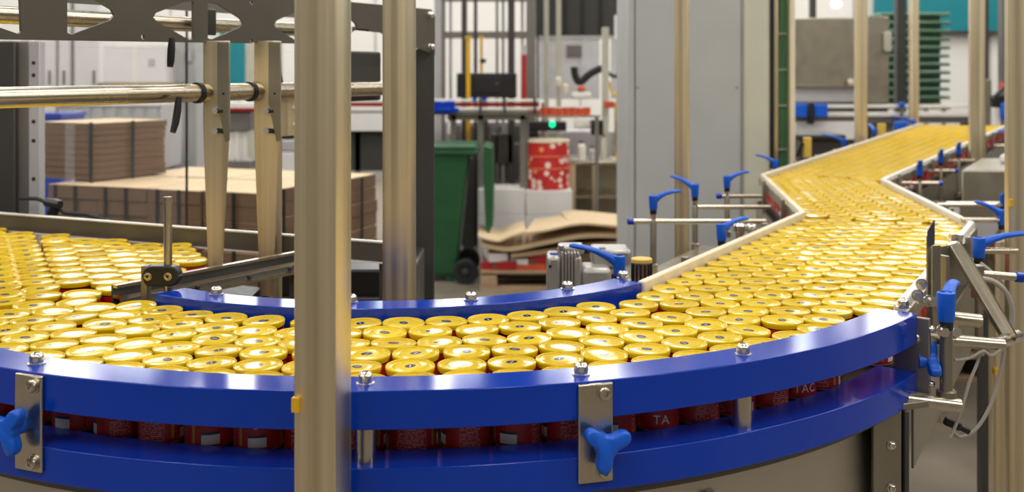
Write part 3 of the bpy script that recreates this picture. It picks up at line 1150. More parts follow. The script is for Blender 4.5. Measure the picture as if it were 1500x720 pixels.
def hanger(px, dz):
    s, _ = on_frame(px, 143)
    c = fpt(s, 0, .022)
    Y = c.y
    k = Y / FPX
    def P(x, y):
        return ((x - px) * k, CAM_H - (y - HOR) * k)
    g = [P(px - 20, 60), P(px + 20, 60), P(px + 20, 180), P(px + 18, 215), P(px + 7, 425 + dz), P(px - 11, 425 + dz), P(px - 19, 215), P(px - 20, 180)]
    rot = Matrix.Rotation(math.radians(-6), 3, 'Z') @ FRONT
    h = MB().prism(g, -.003, .003, rot, (c.x, Y, 0)).build('hanger', 'steel', of, bevel=.0008)
    g2 = [P(px + 3, 62), P(px + 21, 62), P(px + 21, 205), P(px + 15, 207), P(px + 3, 150)]
    MB().prism(g2, .0035, .009, rot, (c.x, Y, 0)).build('clamp_strip', 'plate', h, bevel=.0008)
    for yy in (162, 191):
        x, z = P(px - 1, yy)
        p = Vector((c.x + x, Y - .003, z))
        bolt(h, p, (0.15, -1, 0), 0.0062, 0.016, style='hex')
        MB().tube(p + Vector((.004, -.001, 0)), p + Vector((.018, -.004, -.001)), 0.0055, 12).build('bolt_shadow', 'black', h)  # black stub modelled as the shadow beside each bolt
    x, z = P(px + 12, 137)
    MB().tube(Vector((c.x + x, Y - .0115, z)), Vector((c.x + x, Y - .008, z)), 0.0028, 10).build('hole_plug', 'black', h)
    a = fpt(s - .038, 1.553, 0)
    b = fpt(s - .028, 1.553, 0)
    MB().tube(a, b, 0.0222, 24).build('bushing', 'black', of)


hanger(306, 0)
hanger(381, 8)
# bracket plate and small posts right of the second hanger
sa, za = on_frame(404, 150, -.02)
sb, zb = on_frame(446, 191, -.02)
MB().bar(fpt(sa, (za + zb) / 2, -.02), fpt(sb, (za + zb) / 2, -.02), 0.006, za - zb + .02).build('bracket_plate', 'steel', of, bevel=.001)
for px, py in ((436, 158), (436, 183)):
    s, z = on_frame(px, py, -.02)
    bolt(of, fpt(s, z, -.016), (FN.x, FN.y, 0), 0.007, 0.011, style='hex')
for px in (399, 408):
    s, z = on_frame(px, 190, -.05)
    q = fpt(s, 0, -.05)
    square_tube(q, .014, .02, 1.02, 1.50, 0.4, r=.002).build('stay', 'steel', of)
# black clamp handles on the tubes
for pts in ([(252, 56), (251, 72), (250, 90), (249, 98)], [(262, 142), (260, 162), (257, 180), (253, 194)], [(408, 76), (407, 92), (408, 108), (411, 121)]):
    pp = []
    for x, y in pts:
        s, z = on_frame(x, y, .035)
        pp.append(fpt(s, z, .035))
    MB().sweep(pp, [.006, .0078, .0075, .006], 12, up=(0, 1, 0)).build('clamp_handle', 'black', of)
s, z = on_frame(314, 30, -.1)
q = fpt(s, 1.71, -.12)
MB().obox(q, (.045, .012, .06), math.atan2(FU.y, FU.x)).build('tube_clamp', 'darkpaint', of, bevel=.003)

# far left upright
up = thing('machine_upright', 'dark grey machine upright with pale perforated edge at far left behind the cans', 'upright', (-1.55, 3.35, 0))
pbox(MB(), -30, 60, 22, 330, 3.3, .06, True).build('dark_panel', 'darkpaint', up, bevel=.004)
pbox(MB(), 22, 60, 42, 330, 3.32, .05, True).build('side_panel', 'sidepost', up, bevel=.004)
e = pbox(MB(), 42, 60, 58, 330, 3.31, .04, True).build('perforated_edge', 'lilac', up, bevel=.002)
for py in (92, 110, 178, 206, 262):
    p = at(49, py, 3.309)
    MB().tube(p, p + Vector((0, .004, 0)), 0.006, 10).build('edge_hole', 'black', e)

# back guide and aluminium profile
bg = thing('back_guide', 'dark straight guide plate with white top edge behind the loose cans', 'guide rail', (-0.9, 2.75, 1.16))
bd = (BACK_B - BACK_A).normalized()
gp = [tuple(BACK_A), tuple(BACK_B + bd * .40)]
MB().band(gp, -.012, -.002, 1.166, 1.209).build('plate', 'greypaint', bg)
MB().band(gp, -.014, 0.0, 1.209, 1.2125).build('top_edge', 'white', bg)
MB().band(gp, -.014, 0.0, 1.1625, 1.166).build('lower_edge', 'white', bg)
for t in (.1, .55, 0.97):
    q = Vector(gp[0]).lerp(Vector(gp[1]), t) + Vector((-bd.y, bd.x)) * .03
    square_tube(q, .03, .03, 0, 1.19, 0).build('support_post', 'darkpaint', bg)

pr = thing('aluminium_profile', 'grooved aluminium profile rail running diagonally behind the inner blue rail', 'profile rail', (PROF_A.x, PROF_A.y, 1.09))
pp = [tuple(PROF_A), (-0.475, 2.505)]
MB().band(pp, .000, .006, 1.150, 1.190).build('inner_web', 'darkpaint', pr)
MB().band(pp, .006, .018, 1.186, 1.192).build('upper_flange', 'steel_h', pr)
MB().band(pp, .006, .028, 1.166, 1.173).build('middle_flange', 'bright', pr)
MB().band(pp, .006, .042, 1.148, 1.154).build('lower_flange', 'steel_h', pr)
MB().band(pp, .026, .030, 1.154, 1.166).build('front_web', 'greypaint', pr)
for t in (.35, .62, .85):
    q = Vector(pp[0]).lerp(Vector(pp[1]), t)
    nn = (Vector(pp[1]) - Vector(pp[0])).normalized()
    rn = Vector((nn.y, -nn.x))
    q += rn * .030
    MB().lathe([(.005, 0), (.005, .003), (.003, .005)], (q.x, q.y, 1.160), 12, axis_frame((rn.x, rn.y, 0))).build('slot_nut', 'black', pr)
for t in (.1, .9):
    q = Vector(pp[0]).lerp(Vector(pp[1]), t) + Vector((.025, -.018))
    square_tube(q, .03, .03, 0, 1.148, .9).build('support_post', 'darkpaint', pr)

# upright rod in a black clamp
q = at(241, 412, 2.07)
rd = thing('clamp_rod', 'upright steel rod held in a round black clamp beside the loose cans', 'rod', (q.x, q.y, 1.1))
top = at(246, 288, 2.07)
MB().tube((top.x, q.y, 1.15), (top.x, q.y, top.z), 0.0078, 20).build('rod', 'steel_h', rd, smooth=60)
cz = at(0, 402, 2.07).z
cl = MB().prism(rounded([(-.037, -.019), (.032, -.019), (.032, .019), (-.037, .019)], .019, 8), -.012, .014, FRONT, (top.x - .006, q.y - .004, cz)).build('clamp', 'black', rd, bevel=.004)
for dx in (-.026, .012):
    bolt(cl, (top.x - .006 + dx, q.y - .018, cz), (0, -1, 0), .006, .004, mat='steel_h', name='clamp_screw')
MB().box(top.x - .048, q.y - .01, 1.135, top.x - .036, q.y + .014, cz + .018).build('side_plate', 'plate', rd, bevel=.001)
MB().lathe([(.026, 1.124), (.026, 1.140), (.016, 1.144), (.016, 1.178)], (top.x - .004, q.y, 0), 20).build('clamp_base', 'darkpaint', rd)
MB().box(top.x - .05, q.y - .02, 0.9, top.x + .045, q.y + .03, 1.124).build('mount_block', 'darkpaint', rd)

# black machine base behind the inner rail
mbx = thing('black_machine', 'black boxed machine standing behind the inner blue rail', 'machine', (-0.42, 2.75, 0))
MB().box(-.62, 2.66, .05, -.24, 3.0, 1.115).build('housing', 'black', mbx, bevel=.006)
MB().box(-.60, 2.64, .60, -.30, 2.66, 1.05).build('front_cover', 'darkpaint', mbx, bevel=.004)
MB().box(-.58, 2.70, 0, -.28, 2.96, .05).build('plinth', 'darkpaint', mbx)

# connector and cable at far left
cb = thing('cable_connector', 'black cable with angled connector behind the dark back guide', 'cable', at(80, 300, 3.25))
pts = [(30, 290), (55, 291), (78, 300), (95, 312), (125, 314), (155, 322), (172, 335)]
MB().sweep([at(x, y, 3.26 - .02 * i) for i, (x, y) in enumerate(pts)], [.006] * 7, 10, up=(0, 1, 0)).build('cable', 'rubber', cb)
MB().obox(at(80, 305, 3.22), (.03, .03, .055), .3, 0, .35).build('connector', 'black', cb, bevel=.006)
MB().tube(at(68, 296, 3.22), at(88, 300, 3.2), .013, 12).build('gland', 'black', cb)

# ================================================================== GUIDE BRACKETS WITH BLUE LEVERS
NB = [0]


def bracket(px_hub, py_hub, Y, ang, label, rod=None, base=1.048, L=.075, s=1.0, rise=.012, post_r=.009, pitch=0.0, foot=True, cap='left'):
    """One adjustable guide bracket: post, clamping lever on top, cross rod with blue end caps.
    py_hub is the lower end of the blue hub; rod = (px0, px1, py)."""
    p = at(px_hub, py_hub, Y)
    t = thing('guide_bracket', label, 'bracket', (p.x, p.y, base))
    MB().lathe([(.0075 * s, p.z - .03), (.0075 * s, p.z - .008 * s)], (p.x, p.y, 0), 14).build('stud', 'bright', t)
    b = MB()
    b.lathe([(post_r * 1.0, base), (post_r, p.z - .03), (post_r * .85, p.z - .027)], (p.x, p.y, 0), 18)
    b.build('post', 'plate', t)
    if foot:
        MB().lathe([(post_r * 1.35, base), (post_r * 1.35, base + .02), (post_r, base + .022)], (p.x, p.y, 0), 18).build('foot', 'steel_h', t)
    lever(t, p, ang, L, s, rise, pitch)
    if rod:
        x0, x1, y = rod
        a, b_ = at(x0, y, Y), at(x1, y, Y)
        MB().tube(a, b_, .0072, 16).build('rod', 'steel_h', t, smooth=60)
        if cap in ('left', 'both'):
            MB().tube(a + Vector((-.006, 0, 0)), a + Vector((.012, 0, 0)), .0092, 16).build('end_cap', 'blue', t, bevel=.002)
        if cap in ('right', 'both'):
            MB().tube(b_ + Vector((-.012, 0, 0)), b_ + Vector((.006, 0, 0)), .0092, 16).build('end_cap', 'blue', t, bevel=.002)
    return t


PI = math.pi
bracket(957, 307, 3.0, 0.05, 'bracket with blue lever at the near left of the slim steel post', rod=(922, 1122, 324), rise=.004)
bracket(1018, 288, 3.36, PI / 2 + .9, 'bracket with blue lever seen end-on just right of the slim steel post', rod=(1022, 1128, 303), cap='none', L=.085)
bracket(1065, 275, 3.62, 0.1, 'bracket with blue lever in front of the grey cabinet door, third along the belt', rod=(1052, 1116, 287), rise=.006)
bracket(1136, 247, 4.75, PI - .1, 'bracket with blue lever pointing away from the belt in front of the pale cabinet side', L=.085, cap='none', base=1.0)
bracket(1057, 352, 2.72, 0.25, 'low blue lever bracket right behind the cream guide strip', L=.07, s=1.05, cap='none', rise=.004)
bracket(907, 404, 2.36, PI - .1, 'blue lever bracket arching over the grey gear motor', L=.098, s=1.1, rise=.012, base=.95, cap='none')
# far left side of the third section
bracket(1236, 214, 6.7, PI - .3, 'small blue lever bracket left of the far belt, by the steel post', L=.11, s=1.2, base=1.0, cap='none')
bracket(1281, 198, 7.6, PI / 2, 'small blue lever bracket right of the steel post by the far belt', L=.1, s=1.2, base=1.0, cap='none')
bracket(1338, 186, 8.9, PI, 'farthest blue lever bracket on the left of the belt', L=.12, s=1.5, base=1.0, cap='none')
# right side, third section
bracket(1347, 257, 4.42, -PI / 2 - .3, 'nearest of three blue levers along the right edge of the far belt', rod=(1310, 1379, 268), cap='right', L=.07, base=.95, s=1.1)
bracket(1378, 238, 5.05, -PI / 2 - .3, 'middle of three blue levers along the right edge of the far belt', rod=(1358, 1402, 250), cap='right', L=.07, base=.95, s=1.1)
bracket(1404, 226, 5.62, -PI / 2 - .3, 'farthest of three blue levers along the right edge of the far belt', rod=(1388, 1428, 235), cap='none', L=.07, base=.95, s=1.1)
bracket(1446, 206, 7.6, .1, 'blue lever bracket between the two steel posts at far right', rod=(1440, 1478, 213), cap='none', L=.13, base=.95, s=1.2)
# right side, second and first section
bracket(1468, 329, 3.0, PI - .2, 'blue lever bracket pointing left over the rod right of the belt corner', rod=(1408, 1470, 322), cap='none', L=.068, base=.95, s=1.05, rise=.012)
bracket(1470, 302, 3.6, -PI / 2 - .2, 'small upright-looking blue lever bracket behind the right edge post', rod=(1372, 1480, 300), cap='none', L=.08, base=.95)
bracket(1434, 377, 2.5, .06, 'large blue lever bracket pointing right towards the edge post', rod=(1440, 1490, 367), cap='none', L=.112, s=1.15, base=.95, rise=.0)

# end bracket cluster beside the end of the outer blue rail
ec = thing('guide_bracket', 'clamp bracket with end-on blue lever, three steel rods and star knob beside the rail end', 'bracket', at(1385, 590, 1.82))
pp_ = at(1386, 470, 1.84)
lever(ec, pp_, 1.02, L=.066, s=1.22, rise=-.004)
MB().lathe([(.0105, at(0, 592, 1.84).z), (.0105, pp_.z - .014)], (pp_.x, pp_.y, 0), 20).build('post', 'plate', ec)
MB().lathe([(.0165, at(0, 592, 1.84).z), (.0165, at(0, 572, 1.84).z), (.0135, at(0, 570, 1.84).z)], (pp_.x, pp_.y, 0), 22).build('clamp_sleeve', 'plate', ec)
MB().tube(at(1340, 494, 1.86), at(1470, 505, 1.86), .0105, 18).build('rod', 'steel_h', ec, smooth=60)
MB().tube(at(1318, 583, 1.83), at(1406, 594, 1.83), .0118, 18).build('rod', 'steel_h', ec, smooth=60)
MB().tube(at(1380, 464, 2.05), at(1436, 470, 2.05), .0125, 18).build('rod', 'steel_h', ec, smooth=60)
MB().tube(at(1458, 503, 1.87), at(1490, 492, 1.98), .0115, 18).build('rod_joint', 'steel_h', ec, smooth=60)
tri_knob(ec, at(1345, 528, 1.855), (1, -.12, 0), roll=math.radians(80), arm=.039)
for px, py, Y, ax in ((1344, 386 + 46, 1.93, (-.2, -1, 0)), (1360, 440, 1.93, (.3, -1, 0)), (1350, 416, 1.97, (-.3, -1, 0)), (1411, 384, 2.15, (0, -1, 0)), (1420, 398, 2.15, (0, -1, 0)), (1380, 484, 1.84, (0, -1, 0)), (1397, 484, 1.86, (0, -1, 0)), (1394, 350, 2.35, (0, -.3, 1)), (1405, 351, 2.35, (0, -.3, 1))):
    bolt(ec, at(px, py, Y), ax, .0085, .014, style='hex')
MB().bar(at(1344, 440, 1.95), at(1372, 440, 1.95), .012, .012).build('cross_pin', 'bright', ec)

fl = thing('diverter_plate', 'upright steel blade with dark blue tip beside the right edge of the cans', 'blade', at(1362, 440, 1.98))
q0, q1 = at(1358, 346, 1.98), at(1358, 540, 1.90)
MB().prism([(0, 0), (.012, -.002), (.012, .245), (0, .232)], -.0015, .0015, frame3(Vector((.75, .66, 0)), Vector((0, 0, 1)), Vector((.66, -.75, 0))), (at(1358, 0, 1.98).x, 1.98, at(0, 540, 1.95).z)).build('blade', 'plate', fl)
MB().prism([(0, 0), (.024, .004), (.024, .048), (0, .030)], -.001, .001, frame3(Vector((.75, .66, 0)), Vector((0, 0, 1)), Vector((.66, -.75, 0))), (at(1358, 0, 1.98).x, 1.977, at(0, 362, 1.98).z)).build('tip', M('dark_blue_steel', (.10, .12, .20), .3, .8), fl)
MB().obox(at(1371, 440, 1.97), (.018, .004, .20), .3).build('carrier_strip', 'plate', fl, bevel=.001)
MB().obox(at(1383, 450, 1.99), (.008, .02, .19), .3).build('carrier_bar', 'plate', fl, bevel=.001)

da = thing('diagonal_arm', 'slanting steel arm with folded plate at the right of the blue lever', 'arm', at(1395, 357, 2.02))
a_, b_ = at(1396, 359, 2.06), at(1478, 498, 1.93)
MB().bar(a_, b_, .018, .016, up=(0, -1, .3)).build('arm', 'plate', da, bevel=.002)
MB().bar(a_ + Vector((.008, -.012, .004)), b_ + Vector((.008, -.012, .004)), .003, .018, up=(0, -1, .3)).build('edge', 'bright', da)
MB().prism([(0, 0), (-.042, -.007), (-.040, -.06), (-.015, -.085), (.03, -.075), (.028, -.04)], -.0015, .0015, FRONT, a_ + Vector((-.002, .006, 0))).build('folded_plate', 'plate', da, bevel=.0005)
rod = thing('cross_rod', 'steel cross rod with a blue end cap pointing at the right edge post', 'rod', at(1440, 404, 2.3))
MB().tube(at(1436, 401, 2.3), at(1497, 406, 2.3), .0085, 16).build('rod', 'steel_h', rod, smooth=60)
MB().tube(at(1487, 405, 2.3), at(1499, 406, 2.3), .0112, 16).build('end_cap', 'blue', rod, bevel=.002)
MB().obox(at(1432, 412, 2.3), (.02, .02, .07), .2).build('rod_holder', 'plate', rod, bevel=.002)
MB().tube(at(1436, 385, 2.38), at(1470, 412, 2.36), .004, 10).build('sensor_cable', 'cable', rod)

rod2 = thing('cross_rod', 'long low steel rod behind the belt corner at right', 'rod', at(1400, 298, 3.9))
MB().tube(at(1385, 299, 3.9), at(1480, 299, 3.9), .011, 14).build('rod', 'steel_h', rod2, smooth=60)
MB().obox(at(1478, 299, 3.9), (.03, .03, .05)).build('rod_holder', 'plate', rod2)
MB().box(at(1484, 0, 3.9).x - .03, 3.9, 0, at(1484, 0, 3.9).x + .01, 3.94, at(0, 296, 3.9).z).build('rod_stand', 'plate', rod2)

# cables looping at right


def smooth_path(pts, n=6):
    out = []
    k = len(pts)
    for i in range(k - 1):
        p0, p1, p2, p3 = pts[max(i - 1, 0)], pts[i], pts[i + 1], pts[min(i + 2, k - 1)]
        for j in range(n):
            t = j / n
            out.append(0.5 * ((2 * p1) + (p2 - p0) * t + (2 * p0 - 5 * p1 + 4 * p2 - p3) * t * t + (3 * p1 - p0 - 3 * p2 + p3) * t ** 3))
    return out + [pts[-1]]


for lab, pts, Y, r in (
    ('grey hose arching from the cross rod down past the slanting arm', [(1437, 408), (1455, 412), (1474, 428), (1483, 455), (1481, 485), (1472, 497)], 2.05, .0048),
    ('thin pale cable hanging from the rod joint to the black cable tie', [(1440, 500), (1432, 530), (1420, 560), (1408, 600), (1396, 632), (1391, 640)], 1.86, .0028),
    ('grey cable sagging in a loop below the rod joint', [(1472, 505), (1466, 540), (1452, 590), (1432, 625), (1408, 640), (1394, 630)], 1.9, .0033),
    ('short thin cable running along the lower rod end', [(1398, 527), (1420, 524), (1440, 514), (1452, 520), (1466, 512)], 1.85, .0028),
):
    P3 = smooth_path([at(x, y, Y) for x, y in pts])
    tag(MB().sweep(P3, r, 8, up=(0, 1, 0)).build('cable', 'cable', None, P3[0]), lab, 'cable')
tie = thing('cable_tie', 'black cable tie gathering two cables low at right', 'cable tie', at(1400, 622, 1.88))
MB().obox(at(1395, 620, 1.875), (.030, .012, .014), 0, 0, .4).build('tie', 'black', tie, bevel=.003)
MB().obox(at(1412, 628, 1.88), (.022, .010, .010), 0, 0, .5).build('tail', 'black', tie, bevel=.003)

# gear motor behind the inner rail
gm = thing('gear_motor', 'grey cast gear motor with cooling ribs behind the inner blue rail', 'motor', at(858, 420, 2.62) * 1.0)
Ym = 2.62
pbox(MB(), 802, 376, 822, 440, Ym, .10).build('end_cap', 'motor', gm, bevel=.008)
for i in range(6):
    x = 823 + i * 4.6
    pbox(MB(), x, 370 + (i % 2), x + 2.6, 440, Ym - .004, .11).build('rib', 'motor', gm, bevel=.001)
pbox(MB(), 822, 374, 850, 440, Ym + .008, .09).build('core', 'motor', gm)
pbox(MB(), 842, 377, 852, 440, Ym - .006, .11).build('flange', 'motor', gm, bevel=.004)
pbox(MB(), 852, 393, 896, 440, Ym - .01, .10).build('gear_housing', 'motor', gm, bevel=.012, seg=3)
pbox(MB(), 820, 362, 856, 372, Ym + .03, .08).build('terminal_lid', 'motor', gm, bevel=.004)
pbox(MB(), 868, 366, 925, 392, Ym + .05, .10).build('gear_cover', 'motor', gm, bevel=.008)
pbox(MB(), 878, 364, 888, 369, Ym + .06, .03).build('cover_clip', 'black', gm, bevel=.002)
p = at(822, 364, Ym + .03)
bolt(gm, p, (0, 0, 1), .008, .012)
p = at(806, 390, Ym)
MB().tube(p + Vector((0, -.001, 0)), p, .004, 10).build('screw_hole', 'black', gm)
p = at(812, 375, Ym + .02)
MB().obox(p + Vector((0, .02, .002)), (.02, .02, .003)).build('label_plate', 'blue', gm)
z_ = at(0, 440, Ym).z
MB().box(at(815, 0, Ym).x, Ym + .02, 0, at(890, 0, Ym).x, Ym + .08, z_).build('motor_stand', 'darkpaint', gm)
jr = thing('capped_cylinder', 'short ribbed steel cylinder with a flat yellow cap beside the cream guide strip', 'cylinder', at(940, 402, 2.42))
pj = at(940, 402, 2.42)
zt_ = at(0, 384, 2.42).z
MB().lathe([(.021, 1.02), (.021, zt_), (.019, zt_ + .001)], (pj.x, pj.y, 0), 24).build('cylinder', 'steel_h', jr)
for i in range(14):
    a = i * 2 * PI / 14
    MB().tube((pj.x + .0215 * math.cos(a), pj.y + .0215 * math.sin(a), 1.10), (pj.x + .0215 * math.cos(a), pj.y + .0215 * math.sin(a), zt_ - .002), .0022, 6).build('rib', 'black', jr)
MB().lathe([(.0235, zt_ + .001), (.0235, zt_ + .008), (.022, zt_ + .0095)], (pj.x, pj.y, 0), 24).build('cap', 'yellowcap', jr)
MB().box(pj.x - .02, pj.y - .02, 0, pj.x + .02, pj.y + .02, 1.02).build('stand', 'darkpaint', jr)
for i, (px, py, lab) in enumerate(((1090, 333, 'bright clamp bolts on the deck behind the cream guide strip'),)):
    t = thing('clamp_bolt', lab, 'bolt', at(px, py, 2.95))
    z0 = 1.048
    p = at(px, py, 2.95)
    MB().lathe([(.012, z0), (.012, p.z - .012), (.017, p.z - .010), (.017, p.z + .006), (.012, p.z + .012)], (p.x - .012, p.y, 0), 16).build('nut', 'bright', t)
    MB().lathe([(.010, z0), (.010, p.z - .012), (.014, p.z - .010), (.014, p.z + .004), (.010, p.z + .010)], (p.x + .020, p.y, 0), 16).build('nut', 'bright', t)
for px, py, Y, lab in ((1183, 207, 5.5, 'yellow upright stop block at the left edge of the far belt'), (1292, 187, 7.9, 'small yellow upright stop block further along the far belt')):
    t = thing('stop_block', lab, 'stop block', at(px, py + 20, Y))
    a, b = at(px - 5, py + 24, Y), at(px + 6, py - 6, Y)
    MB().box(a.x, Y, a.z, b.x, Y + .03, b.z).build('block', 'yellowcap', t, bevel=.003)
    MB().box(a.x, Y, 0, b.x, Y + .03, a.z).build('stand', 'darkpaint', t)
    MB().bar(at(px - 16, py + 22, Y), at(px - 8, py + 2, Y), .02, .02).build('hinge_arm', 'black', t)

# ================================================================== BACKGROUND, LEFT: cardboard on pallets, cabinets
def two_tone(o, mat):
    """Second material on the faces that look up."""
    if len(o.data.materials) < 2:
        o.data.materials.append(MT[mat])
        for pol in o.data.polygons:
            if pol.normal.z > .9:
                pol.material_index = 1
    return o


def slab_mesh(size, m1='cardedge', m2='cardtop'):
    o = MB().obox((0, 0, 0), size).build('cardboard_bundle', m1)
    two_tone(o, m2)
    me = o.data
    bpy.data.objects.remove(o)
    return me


def pallet(parent, c, L, W, rz, h=.14):
    m = Matrix.Rotation(rz, 3, 'Z')
    for j in range(7):
        q = Vector(c) + m @ Vector((0, -W / 2 + W * (j + .5) / 7, h - .011))
        MB().obox(q, (L, W / 7 * .72, .022), rz).build('deck_board', 'wood', parent)
    for i in (-1, 0, 1):
        for j in (-1, 0, 1):
            q = Vector(c) + m @ Vector((i * (L / 2 - .06), j * (W / 2 - .05), .062))
            MB().obox(q, (.12, .10, .08), rz).build('block', 'wood', parent)
    for j in (-1, 0, 1):
        q = Vector(c) + m @ Vector((0, j * (W / 2 - .05), .011))
        MB().obox(q, (L, .10, .022), rz).build('bottom_board', 'wood', parent)


# big stack: near corner, long side to the left, short side to the right
C0 = Vector((-1.19, 5.0))
U1, U2 = Vector((-1.14, .42)), Vector((.49, .93))
rz1 = math.atan2(-U1.y, -U1.x)
ctr = C0 + (U1 + U2) / 2
cs = thing('cardboard_stack', 'wide pallet of flat brown cardboard bundles at waist height, behind the dark guide plate', 'cardboard', (ctr.x, ctr.y, 0))
pallet(cs, (ctr.x, ctr.y, 0), 1.2, 1.05, rz1)
n1, n2, nl = 4, 2, 13
lh = (1.04 - .14) / nl
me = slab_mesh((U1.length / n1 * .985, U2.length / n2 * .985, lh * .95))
ux, uy = U1.normalized(), U2.normalized()
for a in range(n1):
    for b in range(n2):
        for l in range(nl):
            q = C0 + U1 * ((a + .5) / n1) + U2 * ((b + .5) / n2) + ux * R.uniform(-.006, .006) + uy * R.uniform(-.008, .008)
            o = bpy.data.objects.new('cardboard_bundle', me)
            COL.objects.link(o)
            o.parent = cs
            o.location = Vector((q.x, q.y, .14 + lh * (l + .5))) - Vector(cs.location)
            o.rotation_euler = (R.uniform(-.004, .004), R.uniform(-.004, .004), rz1 + R.uniform(-.012, .012))
for a in range(n1):
    for t in (.30, .70):
        q = C0 + U1 * ((a + t) / n1) - uy * .011
        MB().obox((q.x, q.y, .60), (.016, .004, .88), rz1).build('strap', 'black', cs)
for t in (.2, .55, .8):
    q = C0 + U2 * t - ux * .011
    MB().obox((q.x, q.y, .60), (.004, .016, .88), math.atan2(U2.y, U2.x) - PI / 2).build('strap', 'black', cs)

cu_ = thing('cardboard_stack', 'smaller strapped bale of flat cardboard lying on top of the wide cardboard pallet', 'cardboard', (-2.12, 5.78, 1.04))
K0 = Vector((-2.07, 5.46))
V1, V2 = Vector((-.36, .20)), Vector((.17, .46))
rz2 = math.atan2(-V1.y, -V1.x)
nl = 9
lh2 = .29 / nl
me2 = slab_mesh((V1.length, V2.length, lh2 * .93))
for l in range(nl):
    bul = math.sin((l + .5) / nl * PI) * .012
    q = K0 + (V1 + V2) / 2
    o = bpy.data.objects.new('cardboard_layer', me2)
    COL.objects.link(o)
    o.parent = cu_
    o.location = Vector((q.x - bul * .6 + R.uniform(-.004, .004), q.y - bul, 1.045 + lh2 * (l + .5))) - Vector(cu_.location)
    o.rotation_euler = (0, 0, rz2 + R.uniform(-.015, .015))
q = K0 + V1 * .08 - V2.normalized() * .016
MB().obox((q.x, q.y, 1.19), (.022, .008, .30), rz2).build('strap', 'black', cu_)
q = K0 + V2 * .5 - V1.normalized() * .016
MB().obox((q.x, q.y, 1.19), (.006, .016, .30), math.atan2(V2.y, V2.x) - PI / 2).build('strap', 'black', cu_)
q = K0 + V1 * .45 - V2.normalized() * .02
MB().obox((q.x, q.y, 1.18), (.07, .002, .30), rz2).build('stretch_film', 'film', cu_)

# clear guard pane with a dark edge seal in front of the cardboard
gp_ = thing('guard_screen', 'clear guard pane with thin black edge seal in front of the cardboard bale', 'guard pane', (-1.25, 3.9, 0))
a, b = at(66, 0, 3.9), at(272, 0, 3.9)
MB().box(a.x, 3.9, 1.0, b.x, 3.906, 2.4).build('pane', 'pane', gp_)
MB().box(b.x, 3.897, 1.0, b.x + .006, 3.909, 2.4).build('edge_seal', 'black', gp_)
MB().box(a.x, 3.88, .96, b.x + .01, 3.93, 1.0).build('bottom_rail', 'sidepost', gp_)
for x in (a.x + .03, b.x - .02):
    MB().box(x - .02, 3.885, 0, x + .02, 3.925, .96).build('leg', 'sidepost', gp_)

# crates far left
Yc = 7.0
cx = at(66, 0, Yc).x
zz = 0.0
for h, mt, lab in ((.44, 'blue', 'blue plastic crate at the bottom of the pile beside the cardboard bale'), (.44, 'blue', 'blue plastic crate second from the bottom beside the cardboard bale'), (.22, 'blue', 'blue plastic crate under the green one beside the cardboard bale'), (.11, 'green', 'flat green crate between two blue ones beside the cardboard bale'), (.115, 'blue', 'topmost blue crate of the pile beside the cardboard bale')):
    t = thing('crate', lab, 'crate', (cx, Yc + .2, zz))
    MB().box(cx - .10, Yc, zz, cx + .10, Yc + .4, zz + h - .03).build('body', mt, t, bevel=.006)
    MB().box(cx - .11, Yc - .01, zz + h - .03, cx + .11, Yc + .41, zz + h).build('rim', mt, t, bevel=.004)
    zz += h

# white lockers
for x0, x1, lab in ((30, 82, 'white locker far left beside the machine upright'), (85, 103, 'narrow white locker second from the machine upright'), (108, 147, 'white locker third from the machine upright')):
    t = thing('locker', lab, 'locker', at(x0, 200, 11.5))
    pbox(MB(), x0, -60, x1, 200, 11.5, .5, True).build('carcass', 'carton', t, bevel=.01)
    a, b = at(x0 + 2, 190, 11.48), at(x1 - 2, -55, 11.48)
    MB().box(a.x, 11.48, .1, b.x, 11.5, b.z).build('door', 'carton', t, bevel=.006)
    MB().box(b.x - .06, 11.46, 1.45, b.x - .04, 11.48, 1.6).build('handle', 'sidepost', t)
t = thing('shelf_rack', 'dark steel rack with a white carton on its board, above the cardboard bale', 'rack', at(195, 126, 9.5))
pbox(MB(), 143, 121, 249, 127, 9.5, .5).build('board', 'wood', t)
pbox(MB(), 143, 215, 249, 219, 9.5, .5).build('board', 'wood', t)
for px in (145, 247):
    for dy in (0, .46):
        a = at(px, 124, 9.5)
        MB().box(a.x - .02, 9.5 + dy, 0, a.x + .02, 9.54 + dy, a.z).build('upright', 'sidepost', t)
t = thing('carton', 'large white carton standing on the dark rack board', 'carton', at(198, 121, 9.52))
pbox(MB(), 151, 66, 242, 121, 9.52, .4).build('box', 'carton', t, bevel=.006)
a = at(197, 68, 9.519)
MB().box(a.x - .02, 9.515, at(0, 121, 9.52).z, a.x + .02, 9.52, a.z).build('tape', 'white', t)
a = at(222, 92, 9.518)
MB().box(a.x - .03, 9.516, a.z - .035, a.x + .03, 9.52, a.z + .035).build('sticker', 'lilac', t)
t = thing('control_cabinet', 'pale grey control cabinet right of the white carton', 'cabinet', at(265, 200, 9.8))
pbox(MB(), 250, 55, 288, 200, 9.8, .4, True).build('carcass', 'cab', t, bevel=.01)
pbox(MB(), 253, 58, 270, 235, 9.78, .02).build('door', 'cab', t, bevel=.004)
pbox(MB(), 272, 74, 280, 90, 9.77, .03).build('switch_plate', 'lilac', t)
pbox(MB(), 266, 120, 269, 150, 9.76, .02).build('handle', 'sidepost', t)
t = thing('machine_guard', 'pale grey boxed machine behind the cardboard bale', 'machine', at(200, 200, 8.6))
pbox(MB(), 85, 152, 238, 248, 8.6, .5).build('housing', 'lilac', t, bevel=.01)
pbox(MB(), 85, 150, 238, 155, 8.58, .5).build('top_edge', 'white', t)
for i in range(7):
    x = 98 + i * 20
    pbox(MB(), x, 158, x + 12, 240, 8.585, .015).build('panel', 'cab', t, bevel=.003)
